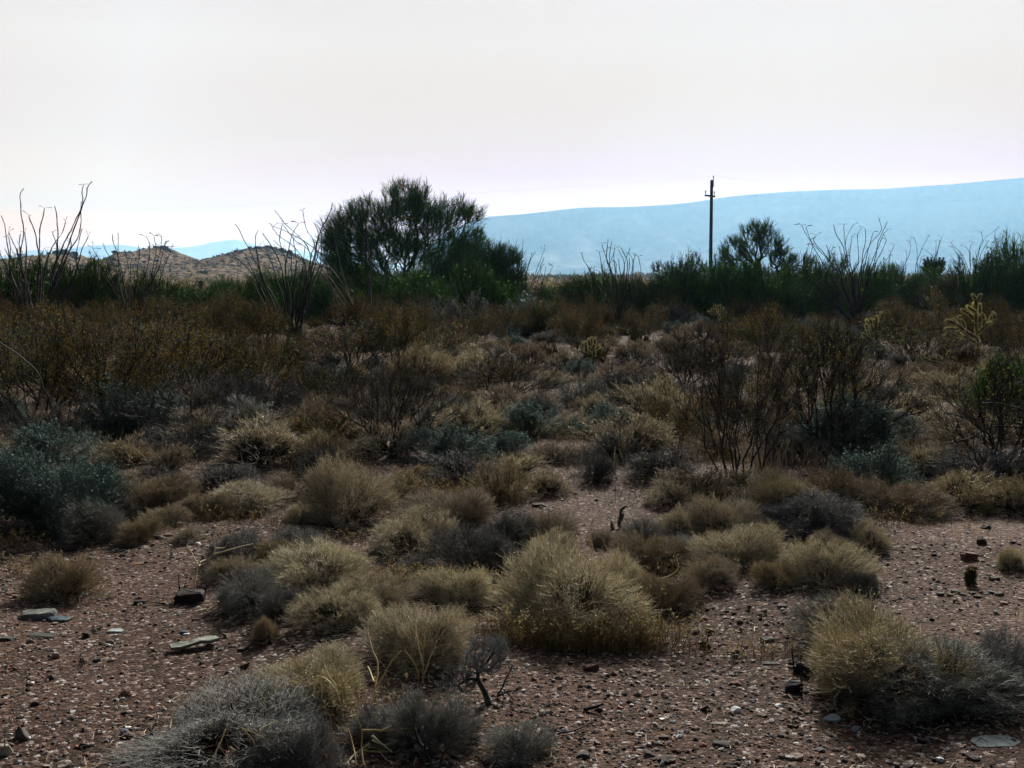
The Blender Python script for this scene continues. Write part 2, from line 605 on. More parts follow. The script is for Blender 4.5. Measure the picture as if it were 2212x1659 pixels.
def mound(seed, W=1., H=.6, n1=55, n2=7, n3=7, rt=.0016, stemc=BARK, tipc=TAN, up=.35, tl=.13, noise=.45, bits=0, bitc=None, bs=.006, lmin=.10, irr=.22, droop=0):
    """a rounded twiggy shrub: woody stems, then ever finer twigs that end on an uneven dome"""
    g = np.random.default_rng(seed)
    f = dome_fn(g, W, H, irr)
    th = g.random(n1) * 2 * PI
    ph = np.arcsin(np.clip(lmin + (1 - lmin) * g.random(n1) ** .9, -.05, 1))
    E1 = f(th, ph) * (.50 + .2 * g.random((n1, 1)))
    P0 = np.stack([np.cos(th), np.sin(th), 0 * th], -1) * (.035 * W)
    mid = P0 * .5 + E1 * .5 + np.stack([0 * th, 0 * th, (-.10 + .12 * g.random(n1)) * H * np.cos(ph)], -1) + g.normal(0, .02 * W, (n1, 3))
    mid[:, 2] = np.maximum(mid[:, 2], .01)
    E1[:, 2] = np.maximum(E1[:, 2], .02)
    A1 = np.stack([P0, mid, E1], 1)
    V1, F1 = tube(A1, np.tile([rt * 4.5, rt * 3.2, rt * 2.0], (n1, 1)), 4, g)
    C1 = rep(pal(stemc, n1, g), 12)
    # secondary twigs
    m = n1 * n2
    k = np.repeat(np.arange(n1), n2)
    t = .35 + .65 * g.random(m)
    a0 = np.where(t[:, None] < .5, P0[k] + (mid[k] - P0[k]) * (t * 2)[:, None], mid[k] + (E1[k] - mid[k]) * ((t - .5) * 2)[:, None])
    th2 = th[k] + g.normal(0, .30, m)
    ph2 = np.clip(ph[k] + g.normal(0, .22, m), .03, 1.55)
    E2 = f(th2, ph2) * (.80 + .16 * g.random((m, 1)))
    E2[:, 2] = np.maximum(E2[:, 2] - droop * g.random(m) * np.cos(ph2) * H, .015)
    md = (a0 + E2) / 2 + g.normal(0, .025 * W, (m, 3))
    md[:, 2] = np.maximum(md[:, 2], .01)
    A2 = np.stack([a0, md, E2], 1)
    V2, F2 = tube(A2, np.tile([rt * 1.9, rt * 1.5, rt * 1.1], (m, 1)), 3, g)
    cs = pal(stemc, m, g)
    ct = pal(tipc, m, g)
    C2 = np.stack([cs, cs * .8 + ct * .2, (cs + ct) / 2], 1).repeat(3, axis=1).reshape(-1, 3)
    # tips
    q = m * n3
    k2 = np.repeat(np.arange(m), n3)
    t = .40 + .60 * g.random(q) ** .7
    b0 = np.where(t[:, None] < .5, a0[k2] + (md[k2] - a0[k2]) * (t * 2)[:, None], md[k2] + (E2[k2] - md[k2]) * ((t - .5) * 2)[:, None])
    d = nrm(nrm(E2[k2] - np.array([0, 0, -.1 * H])) + np.array([0, 0, up]) + g.normal(0, noise, (q, 3)))
    ln = tl * W * (.45 + .75 * g.random(q))[:, None]
    e2 = b0 + d * ln
    e1 = b0 + d * ln * .5 + g.normal(0, .012 * W, (q, 3))
    lo = e2[:, 2] < .004
    e2[lo, 2] = .004
    A3 = np.stack([b0, e1, e2], 1)
    V3, F3 = tube(A3, np.tile([rt * .95, rt * .8, rt * .45], (q, 1)), 3, g)
    C3 = rep(pal(tipc, q, g), 9)
    stems = [(V1, F1, C1), (V2, F2, C2)]
    tips = [(V3, F3, C3)]
    if bits:
        i = g.integers(0, q, bits)
        tt_ = g.random((bits, 1))
        Pb = b0[i] + (e2[i] - b0[i]) * (.3 + .75 * tt_) + g.normal(0, .004 * W, (bits, 3))
        Pb[:, 2] = np.maximum(Pb[:, 2], .004)
        s_ = bs * (.5 + g.random(bits))
        Vb, Fb = leaves(Pb, s_ * 1.6, s_ * .8, g, .3)
        tips.append((Vb, Fb, rep(pal(bitc or tipc, bits, g, .25), 4)))
    return stems, tips


def grow(targets, roots, bf=.4, seg=.25, g=rng, wob=.06):
    """branching skeleton: every target joins the nearest node, weighing path length from the root"""
    P = [np.array(r, float) for r in roots]
    par = [-1] * len(P)
    isT = [False] * len(P)
    pl = [0.0] * len(P)
    cap_ = len(P) + len(targets) * 12 + 10
    arr = np.zeros((cap_, 3))
    arr[:len(P)] = P
    pla = np.zeros(cap_)
    n = len(P)
    r0 = np.mean(P, 0)
    order = np.argsort(np.linalg.norm(targets - r0, axis=1) + g.random(len(targets)) * .3 * seg)
    for ti in order:
        t = targets[ti]
        d = np.linalg.norm(arr[:n] - t, axis=1)
        c = d + bf * pla[:n]
        j = int(np.argmin(c))
        L_ = d[j]
        k = max(1, min(11, int(L_ / seg)))
        a = arr[j].copy()
        prev = j
        for s in range(1, k + 1):
            f_ = s / k
            p = a + (t - a) * f_ + (g.normal(0, wob * L_ / k ** .5, 3) if s < k else 0)
            p[2] += (.10 * L_ * math.sin(f_ * PI)) * (-1 if L_ > 2 * seg else 0) * .5
            if n >= cap_:
                break
            arr[n] = p
            pla[n] = pla[prev] + np.linalg.norm(p - arr[prev])
            par.append(prev)
            isT.append(s == k)
            prev = n
            n += 1
    arr = arr[:n]
    par = np.array(par)
    kids = np.zeros(n)
    tips = np.ones(n, bool)
    tips[par[par >= 0]] = False
    kids[tips] = 1
    tips = np.array(isT)
    for i in range(n - 1, -1, -1):
        if par[i] >= 0:
            kids[par[i]] += kids[i]
    return arr, par, kids, tips


def skel_mesh(arr, par, kids, r_tip, expo, rmax, cols, g, s=5):
    r = np.minimum(r_tip * kids ** expo, rmax)
    i = np.where(par >= 0)[0]
    p = par[i]
    rp = np.minimum(r[p], r[i] * 1.25)
    d = nrm(arr[i] - arr[p])
    a = arr[p] - d * (rp * .35)[:, None]
    A = np.stack([a, arr[i]], 1)
    V, F = tube(A, np.stack([rp, r[i]], 1), s, g)
    c = np.repeat(pal(cols, len(i), g, .12), 2 * s, axis=0)
    return (V, F, c)


def spray(P0, dirs, n, ln, r, cols, g, up=.6, noise=.5, sub=2, s=3):
    """fans of fine twigs from points P0 that head along dirs"""
    m = len(P0) * n
    k = np.repeat(np.arange(len(P0)), n)
    d = nrm(dirs[k] + np.array([0, 0, up]) + g.normal(0, noise, (m, 3)))
    l_ = ln * (.5 + .8 * g.random(m))[:, None]
    b = P0[k] + g.normal(0, ln * .06, (m, 3))
    e1 = b + d * l_ * .55 + g.normal(0, ln * .05, (m, 3))
    e2 = b + nrm(d + np.array([0, 0, .25])) * l_
    A = np.stack([b, e1, e2], 1)
    V, F = tube(A, np.tile([r, r * .8, r * .45], (m, 1)), s, g)
    out_ = [(V, F, rep(pal(cols, m, g), 3 * s))]
    if sub:
        q = m * sub
        k2 = np.repeat(np.arange(m), sub)
        t = (.3 + .5 * g.random(q))[:, None]
        b2 = b[k2] + (e2[k2] - b[k2]) * t
        d2 = nrm(d[k2] + np.array([0, 0, .3]) + g.normal(0, .45, (q, 3)))
        e = b2 + d2 * l_[k2] * .5
        A = np.stack([b2, e], 1)
        V, F = tube(A, np.tile([r * .7, r * .4], (q, 1)), 3, g)
        out_.append((V, F, rep(pal(cols, q, g), 6)))
    return out_


def creosote(seed, W=1.6, H=1.4, n=230, cols=RUST, leafn=26, ls=.022, bark=BARK, base=.30, rt=.0045, nroot=9, flat=.55, rs=.05):
    """open vase of dark crooked stems with small leaves clumped at the ends"""
    g = np.random.default_rng(seed)
    th = g.random(n) * 2 * PI
    zz = base + (1 - base) * g.random(n) ** .8
    rr = (.10 + .42 * g.random(n) ** .6) * (zz ** flat) * W * (1 + .24 * np.sin(2 * th + seed) + .20 * np.sin(3 * th + 2 * seed) + .14 * np.sin(5 * th + 3 * seed))
    T = np.stack([rr * np.cos(th), rr * np.sin(th), zz * H * (1 - .35 * (rr / (W * .5)) ** 2 * zz) * (.75 + .4 * g.random(n)) * (1 + .15 * np.sin(2 * th + 4 + seed))], -1)
    ra = g.random(nroot) * 6.28
    roots = np.stack([rs * W * np.cos(ra), rs * W * np.sin(ra), 0 * ra], -1)
    arr, par, kids, tips = grow(T, roots, .75, .12 * W, g, .10)
    sk = skel_mesh(arr, par, kids, rt, .42, .03, bark, g, 4)
    ti = np.where(tips & (kids <= 8))[0]
    dirs = nrm(arr[ti] - np.array([0, 0, H * .15]))
    sp = spray(arr[ti], dirs, 5, .13 * W, rt * .6, bark, g, .4, .55, 1)
    nl = len(ti) * leafn
    k = np.repeat(ti, leafn)
    Pl = arr[k] + dirs[np.repeat(np.arange(len(ti)), leafn)] * (.05 * W * g.random((nl, 1))) + g.normal(0, .05 * W, (nl, 3)) * np.array([1, 1, .7])
    keep = g.random(nl) < np.clip(.35 + Pl[:, 2] / H, 0, 1)
    Pl = Pl[keep]
    kc = pal(cols, len(ti), g, .2)[np.repeat(np.arange(len(ti)), leafn)[keep]]
    Pl[:, 2] = np.maximum(Pl[:, 2], .02)
    s_ = ls * (.5 + g.random(len(Pl)))
    V, F = leaves(Pl, s_, s_ * .55, g, .2)
    return [sk] + sp, [(V, F, rep(np.clip((.6 * kc + .4 * pal(cols, len(Pl), g, .2)) * (1 + .2 * g.standard_normal((len(Pl), 1))), .005, .9), 4))]


def ptree(seed, lobes, root, n, spn=9, spl=.30, sr=.0075, rt=.010, expo=.46, rmax=.16, cols=GREEN, bark=((2, (.05, .055, .03)), (1, (.04, .035, .03))), bf=.35, seg=.35, sub=2, up=.7, roots=None, shell=.55, zmin=.25):
    """a desert tree whose limbs fill the given crown lobes (x, z, rx, rz, ry) in metres"""
    g = np.random.default_rng(seed)
    lb = np.array(lobes, float)
    wt = lb[:, 2] * lb[:, 3]
    k = g.choice(len(lb), n, p=wt / wt.sum())
    v = nrm(g.normal(0, 1, (n, 3))) * (shell + (1 - shell) * g.random((n, 1)) ** .5)
    T = np.stack([lb[k, 0] + v[:, 0] * lb[k, 2], v[:, 1] * lb[k, 4], lb[k, 1] + v[:, 2] * lb[k, 3]], -1)
    T = T[T[:, 2] > zmin]
    arr, par, kids, tips = grow(T, roots if roots is not None else [root], bf, seg, g, .09)
    sk = skel_mesh(arr, par, kids, rt, expo, rmax, bark, g, 6)
    ti = np.where(tips & (kids <= 14))[0]
    ti = ti[arr[ti, 2] > zmin]
    c = np.array([np.average(lb[:, 0], weights=wt), 0, np.average(lb[:, 1], weights=wt) - .5])
    dirs = nrm(1.1 * nrm(arr[ti] - c) + .6 * nrm(arr[ti] - arr[np.maximum(par[ti], 0)]))
    sp = spray(arr[ti], dirs, spn, spl, sr, cols, g, up, .62, sub)
    return sk, sp


def wavy(P, k, g, amp):
    """resample a bent polyline smoothly to k points, with small kinks"""
    P = np.asarray(P, float)
    s = np.concatenate([[0], np.cumsum(np.linalg.norm(np.diff(P, axis=0), axis=1))])
    L_ = s[-1]
    t = np.linspace(0, L_, k)
    Q = np.stack([np.interp(t, s, P[:, i]) for i in range(3)], -1)
    for _ in range(2):
        Q[1:-1] = .25 * Q[:-2] + .5 * Q[1:-1] + .25 * Q[2:]
    w_ = g.normal(0, 1, (k, 3))
    for _ in range(1):
        w_[1:-1] = (w_[:-2] + w_[1:-1] + w_[2:]) / 3
    w_[0] = 0
    w_[-1] *= .3
    return Q + w_ * amp


def ocotillo(label, base, stems, mp, spread=.5, r0=.022, r1=.009, seed=1, cols=BARK, flower=.5, group='ocotillos along the back of the flat', name='ocotillo', amp=.02):
    """base, stems in zoomed-picture coordinates; mp maps them to the photograph grid; every stem leans its own way in depth"""
    g = np.random.default_rng(seed)
    b = at(*mp(*base))
    root = obj(name, None, None, b)
    tag(root, label, 'ocotillo', group)
    Y = b[1]
    for st in stems:
        st = list(st)
        tipx, tipy = st[0]
        dy = spread * g.normal()
        pts = [np.array([g.normal(0, .05), g.normal(0, .05), 0])]
        way = st[::-1]                                      # from low to high
        h_tot = max(.2, at_y(*mp(tipx, tipy), Y)[2] - b[2])
        if len(way) == 1:
            q = at_y(*mp(tipx, tipy), Y) - b
            pts.append(q * np.array([.30, 0, .42]) + np.array([0, dy * .3, 0]))
            pts.append(q * np.array([.66, 0, .76]) + np.array([0, dy * .7, 0]))
        for (ax, ay) in way:
            q0 = at_y(*mp(ax, ay), Y)
            f_ = np.clip((q0[2] - b[2]) / h_tot, 0, 1)
            q = at_y(*mp(ax, ay), Y + dy * f_) - b
            pts.append(q)
        L_ = sum(np.linalg.norm(pts[i + 1] - pts[i]) for i in range(len(pts) - 1))
        k = max(10, int(L_ / .13))
        Q = wavy(pts, k, g, amp)
        rr = np.linspace(r0 * (.8 + .4 * g.random()), r1, k) * (1 + .16 * g.normal(0, 1, k))
        V, F = tube(Q[None], rr[None], 5, g)
        ch = [(V, F, pal(cols, 1, g)[0])]
        # thorns and dry leaf bits along the stem
        nt_ = k * 5
        ii = g.integers(0, k - 1, nt_)
        pb = Q[ii] + (Q[ii + 1] - Q[ii]) * g.random((nt_, 1))
        dd = nrm(g.normal(0, 1, (nt_, 3)) + np.array([0, 0, .3]))
        V, F = tube(np.stack([pb, pb + dd * .035], 1), np.tile([.004, .001], (nt_, 1)), 3, g)
        ch.append((V, F, pal(cols, 1, g)[0] * 1.3))
        so = obj('stem', mk('stem', ch, M_ocot, True), root)
        if g.random() < flower:
            fl = []
            for _ in range(g.integers(2, 4)):
                d = nrm(np.array([g.normal(0, .8), g.normal(0, .8), .5 + .4 * g.random()]))
                l_ = .10 + .16 * g.random()
                A = np.stack([Q[-1], Q[-1] + d * l_ * .5, Q[-1] + d * l_ + np.array([d[0] * .05, 0, -.03])])
                V, F = tube(A[None], np.array([[.004, .005, .010]]), 4, g)
                fl.append((V, F, np.array((.13, .05, .035))))
            obj('seed_head', mk('seed_head', fl, M_ocot), so)
    return root


def capsule(a, b, r, g, k=7, s=10):
    """rounded joint from a to b, slightly knobbly"""
    a, b = np.asarray(a, float), np.asarray(b, float)
    t = np.linspace(0, 1, k)
    P = a + (b - a) * t[:, None]
    rr = r * np.sqrt(np.clip(1 - (2 * t - 1) ** 6, .02, 1)) * (1 + .05 * g.normal(0, 1, k))
    return tube(P[None], rr[None], s, g)


def cholla(label, base, joints, mp, r=.022, seed=1, cat='cholla', spine=(.78, .72, .42), body=(.06, .065, .028), nsp=260, sl=.022, ydep=.25, rbase=None, group='pale spined cholla cacti', sr=.0019):
    """joints: list of polylines in picture coordinates, each a chain of sausage segments"""
    g = np.random.default_rng(seed)
    b = at(*mp(*base))
    root = obj('cholla_cactus', None, None, b)
    tag(root, label, cat, group)
    Y = b[1]
    for ji, J in enumerate(joints):
        dy = ydep * g.normal()
        P = []
        for (ax, ay) in J:
            P.append(at_y(*mp(ax, ay), Y + dy * (0 if ji == 0 else 1)) - b)
        bod, spn = [], []
        for i in range(len(P) - 1):
            rr = (rbase or r * 1.5) if ji == 0 and i == 0 else r * (.9 + .25 * g.random())
            V, F = capsule(P[i], P[i + 1], rr, g)
            bod.append((V, F, np.array(body) * (.8 + .4 * g.random())))
            L_ = np.linalg.norm(P[i + 1] - P[i])
            n = int(nsp * L_ / .12)
            t = g.random((n, 1))
            c = P[i] + (P[i + 1] - P[i]) * t
            ax_ = nrm(P[i + 1] - P[i])
            d = g.normal(0, 1, (n, 3))
            d = nrm(d - (d @ ax_)[:, None] * ax_ + .35 * g.normal(0, 1, (n, 1)) * ax_)
            # the spiny end of each joint is crowned all round
            e_ = t[:, 0] > .85
            d[e_] = nrm(d[e_] + ax_ * g.random((e_.sum(), 1)) * 2)
            V, F = tube(np.stack([c + d * rr * .9, c + d * (rr + sl * (.6 + .6 * g.random((n, 1))))], 1), np.tile([sr, sr * .4], (n, 1)), 3, g)
            spn.append((V, F, rep(pal([(3, spine), (1, tuple(np.array(spine) * .75))], n, g), 6)))
        so = obj('trunk' if ji == 0 else 'arm', mk('arm', bod, M_wood, True), root)
        obj('spines', mk('spines', spn, M_spine), so)
    return root


# ------------------------------------------------------------------ rocks
def hull_rock(seed, sx, sy, sz, blocky=0.0, n=26):
    g = np.random.default_rng(seed)
    import bmesh
    bm = bmesh.new()
    v = nrm(g.normal(0, 1, (n, 3)))
    if blocky:
        v = np.sign(v) * np.abs(v) ** (1 - blocky)
        v = v / np.abs(v).max(1, keepdims=True) * (1 - .3 * (1 - blocky) * g.random((n, 1)))
    for p in v:
        bm.verts.new((p[0] * sx / 2, p[1] * sy / 2, p[2] * sz / 2))
    bmesh.ops.convex_hull(bm, input=bm.verts)
    bmesh.ops.bevel(bm, geom=bm.edges[:], offset=min(sx, sy, sz) * .10, segments=2, affect='EDGES', profile=.6)
    bmesh.ops.triangulate(bm, faces=bm.faces[:])
    bmesh.ops.subdivide_edges(bm, edges=[e_ for e_ in bm.edges if e_.calc_length() > .18 * max(sx, sy)], cuts=1)
    bmesh.ops.triangulate(bm, faces=bm.faces[:])
    bm.verts.ensure_lookup_table()
    V = np.array([v_.co[:] for v_ in bm.verts])
    F = np.array([[v_.index for v_ in f.verts] for f in bm.faces])
    bm.verts.index_update()
    F = np.array([[v_.index for v_ in f.verts] for f in bm.faces])
    bm.free()
    m_ = max(sx, sy, sz)
    V = V + g.normal(0, .006 * m_, V.shape) * np.array([1, 1, .7])
    return V, F


def rock(label, vx, vy, wv, hv, col, seed, blocky=0., depth=.8, name='rock', cat='rock', rot=None, group=None):
    p = at(vx, vy)
    d = p[1]
    W = wv * d / FV
    D = W * depth
    dc = d + D * .4
    H = max(.25 * hv * d / FV, hv * d / FV - D * .75 * EYE / d)
    V, F = hull_rock(seed, W, D, H * 1.5, blocky)
    V[:, 2] += H * .27
    o = obj(name, mk(name, [(V, F, np.array(col))], M_rock), None, (p[0], dc, hgt(p[0], dc)))
    o.rotation_euler.z = rot if rot is not None else 0
    tag(o, label, cat, group)
    return o

# ================================================================== placement
z1 = lambda x, y: (x / 3, 331.8 + y / 3)
z2 = lambda x, y: (589.9 + x / 3, 331.8 + y / 3)
z3 = lambda x, y: (1179.7 + x * .2333, 331.8 + y * .2333)
z4 = lambda x, y: (1622 + x * .26667, 331.8 + y * .26667)
zA = lambda x, y: (x / 6, 368.7 + y / 6)
zC = lambda x, y: (1843.3 + x / 6, 575.1 + y / 6)
zL = lambda x, y: (x / 3, 1106 + y / 3)
zM = lambda x, y: (737.3 + x / 3, 1106 + y / 3)
zR = lambda x, y: (1474.7 + x / 3, 1106 + y / 3)
zS = lambda x, y: (x / 3, 663.7 + y / 3)
zT = lambda x, y: (737.3 + x / 3, 663.7 + y / 3)
ID = lambda x, y: (x, y)

LIB = {}


def lib(kind, lod, v):
    """shared meshes of one shrub kind at one level of detail"""
    key = (kind, lod, v)
    if key in LIB:
        return LIB[key]
    sd_ = 1000 + 97 * v + 13 * ['tan', 'grey', 'dark', 'sage', 'rust', 'gold', 'green', 'creo', 'olive', 'bare', 'upright'].index(kind) + 7 * lod
    near = lod == 0
    n = (70, 9, 15) if near else ((45, 7, 7) if lod == 1 else (30, 6, 6))
    rt = (.0015, .0030, .0050)[lod]
    bt = (1500, 700, 300)[lod]
    if kind == 'tan':
        s, t = mound(sd_, 1, .6, *n, rt, BARK, TAN, bits=bt, bitc=TAN, bs=.008 + .005 * lod, up=.22, tl=.10)
    elif kind == 'grey':
        s, t = mound(sd_, 1, .6, *n, rt, BARK, GREY, bits=bt, bitc=GREY, bs=.008 + .005 * lod, up=.2, tl=.10)
    elif kind == 'dark':
        s, t = mound(sd_, 1, .6, *n, rt, BARK, DARK, bits=bt // 2, bitc=GREY, bs=.008 + .005 * lod, up=.3, noise=.6)
    elif kind == 'sage':
        s, t = mound(sd_, 1, .6, *n, rt, GREY, SAGE, bits=(9000, 3600, 1300)[lod], bitc=SAGE, bs=.012 + .006 * lod, up=.3, noise=.5, irr=.22)
    elif kind == 'rust':
        s, t = mound(sd_, 1, .6, *n, rt, BARK, RUST, bits=(3000, 2400, 900)[lod], bitc=RUST, bs=.013 + .006 * lod, up=.5, irr=.24)
    elif kind == 'gold':
        s, t = mound(sd_, 1, .6, *n, rt, BARK, GOLD, bits=bt, bitc=GOLD, bs=.008 + .005 * lod, up=.35, noise=.45)
    elif kind == 'green':
        nn = (80, 9, 10) if lod < 2 else (60, 8, 8)
        s, t = mound(sd_, 1, .6, *nn, (.0016, .0022, .0030)[lod], [(1, (.04, .045, .03))], GREEN, bits=1500, bitc=GREEN, bs=.018, up=.9, noise=.38, tl=.15, irr=.26)
    elif kind == 'creo':
        s, t = creosote(sd_, 1.0, .8, 260, RUST, (64, 52, 26)[lod], (.010, .012, .019)[lod], rt=.0026, base=.30, flat=.5)
    elif kind == 'olive':
        s, t = creosote(sd_, 1.0, .8, 260, OLIV, (14, 12, 12)[lod], (.010, .013, .020)[lod], rt=.0028, base=.14, flat=.4)
    elif kind == 'bare':
        s, t = creosote(sd_, 1.0, .6, 200, OLIV, 3, .010, rt=.0026, base=.12, bark=[(2, (.07, .065, .065)), (1, (.17, .165, .165)), (2, (.04, .035, .035))], flat=.25)
    elif kind == 'upright':
        s, t = creosote(sd_, 1.0, .85, 330, OLIV, 9, .010, rt=.0020, base=.30, flat=.7, nroot=34, rs=.13)
    hs = .8 if kind in ('creo', 'olive', 'upright') else .6
    LIB[key] = (mk('woody_stems', s, M_wood), mk('twig_crown', t, M_leaf if kind in ('sage', 'green', 'creo', 'olive', 'rust') else M_twig), hs,
                )
    return LIB[key]


NAMES = {'tan': ('dry_shrub', 'shrub', 'dry tan shrub'), 'grey': ('dry_shrub', 'shrub', 'pale grey shrub'), 'dark': ('dark_shrub', 'shrub', 'dark leafless shrub'),
         'sage': ('saltbush', 'shrub', 'blue-green leafy shrub'), 'rust': ('rusty_shrub', 'shrub', 'low rusty shrub'), 'gold': ('dry_shrub', 'shrub', 'golden dry shrub'),
         'green': ('green_bush', 'bush', 'dark green bush'), 'creo': ('creosote_bush', 'bush', 'rusty creosote bush'), 'olive': ('creosote_bush', 'bush', 'olive creosote bush'), 'bare': ('dead_bush', 'bush', 'low tangle of bare dark branches'), 'upright': ('creosote_bush', 'bush', 'bare many-stemmed bush')}
GROUPS = {'tan': 'dry tan shrubs on the flat', 'grey': 'pale grey shrubs on the flat', 'dark': 'dark leafless shrubs on the flat', 'sage': 'blue-green shrubs', 'rust': 'low rusty shrubs', 'gold': 'golden dry shrubs',
          'green': 'green bushes along the back of the flat', 'creo': 'rusty creosote bushes', 'olive': 'olive creosote bushes', 'bare': 'bare tangled bushes', 'upright': 'bare many-stemmed bushes'}
PLACED = []     # (kind, vx, vy, object, has own label)
cnt = [0]


def shrub(kind, cx, yb, wv, yt, label=None, v=None, parts=None, wscale=1.0):
    p = at(cx, yb)
    d = p[1]
    W = wv * d / FV * wscale
    dc = d + W * .48
    x = (cx - CX) / FV * dc * 1.0
    z = float(hgt(x, dc))
    H = max(.05, EYE - (yt - HZ) * dc / FV - z)
    lod = 0 if d < 7.5 else (1 if d < 18 else 2)
    cnt[0] += 1
    nv = {0: 4, 1: 4, 2: 4}[lod] if kind in ('tan', 'grey') else 3
    s, t, hs = lib(kind, lod, (cnt[0] if v is None else v) % nv)
    nm, cat, ph = NAMES[kind]
    rz = (cnt[0] * 2.399) % 6.283
    if parts is None:
        parts = wv > 38
    wf = 1.14 if kind in ('tan', 'grey', 'gold', 'dark', 'rust', 'sage') else 1.0
    if parts:
        r = obj(nm, None, None, (x, dc, z - .005))
        obj('woody_stems', s, r)
        obj('twig_crown', t, r)
    else:
        r = obj(nm, t, None, (x, dc, z - .005))
    r.rotation_euler.z = rz
    r.scale = (W * wf, W * wf, H / (hs * (1.16 if wf > 1 else 1.04)))
    tag(r, label, cat, GROUPS[kind])
    PLACED.append((kind, cx, yb, r, label is not None, wv))
    return r


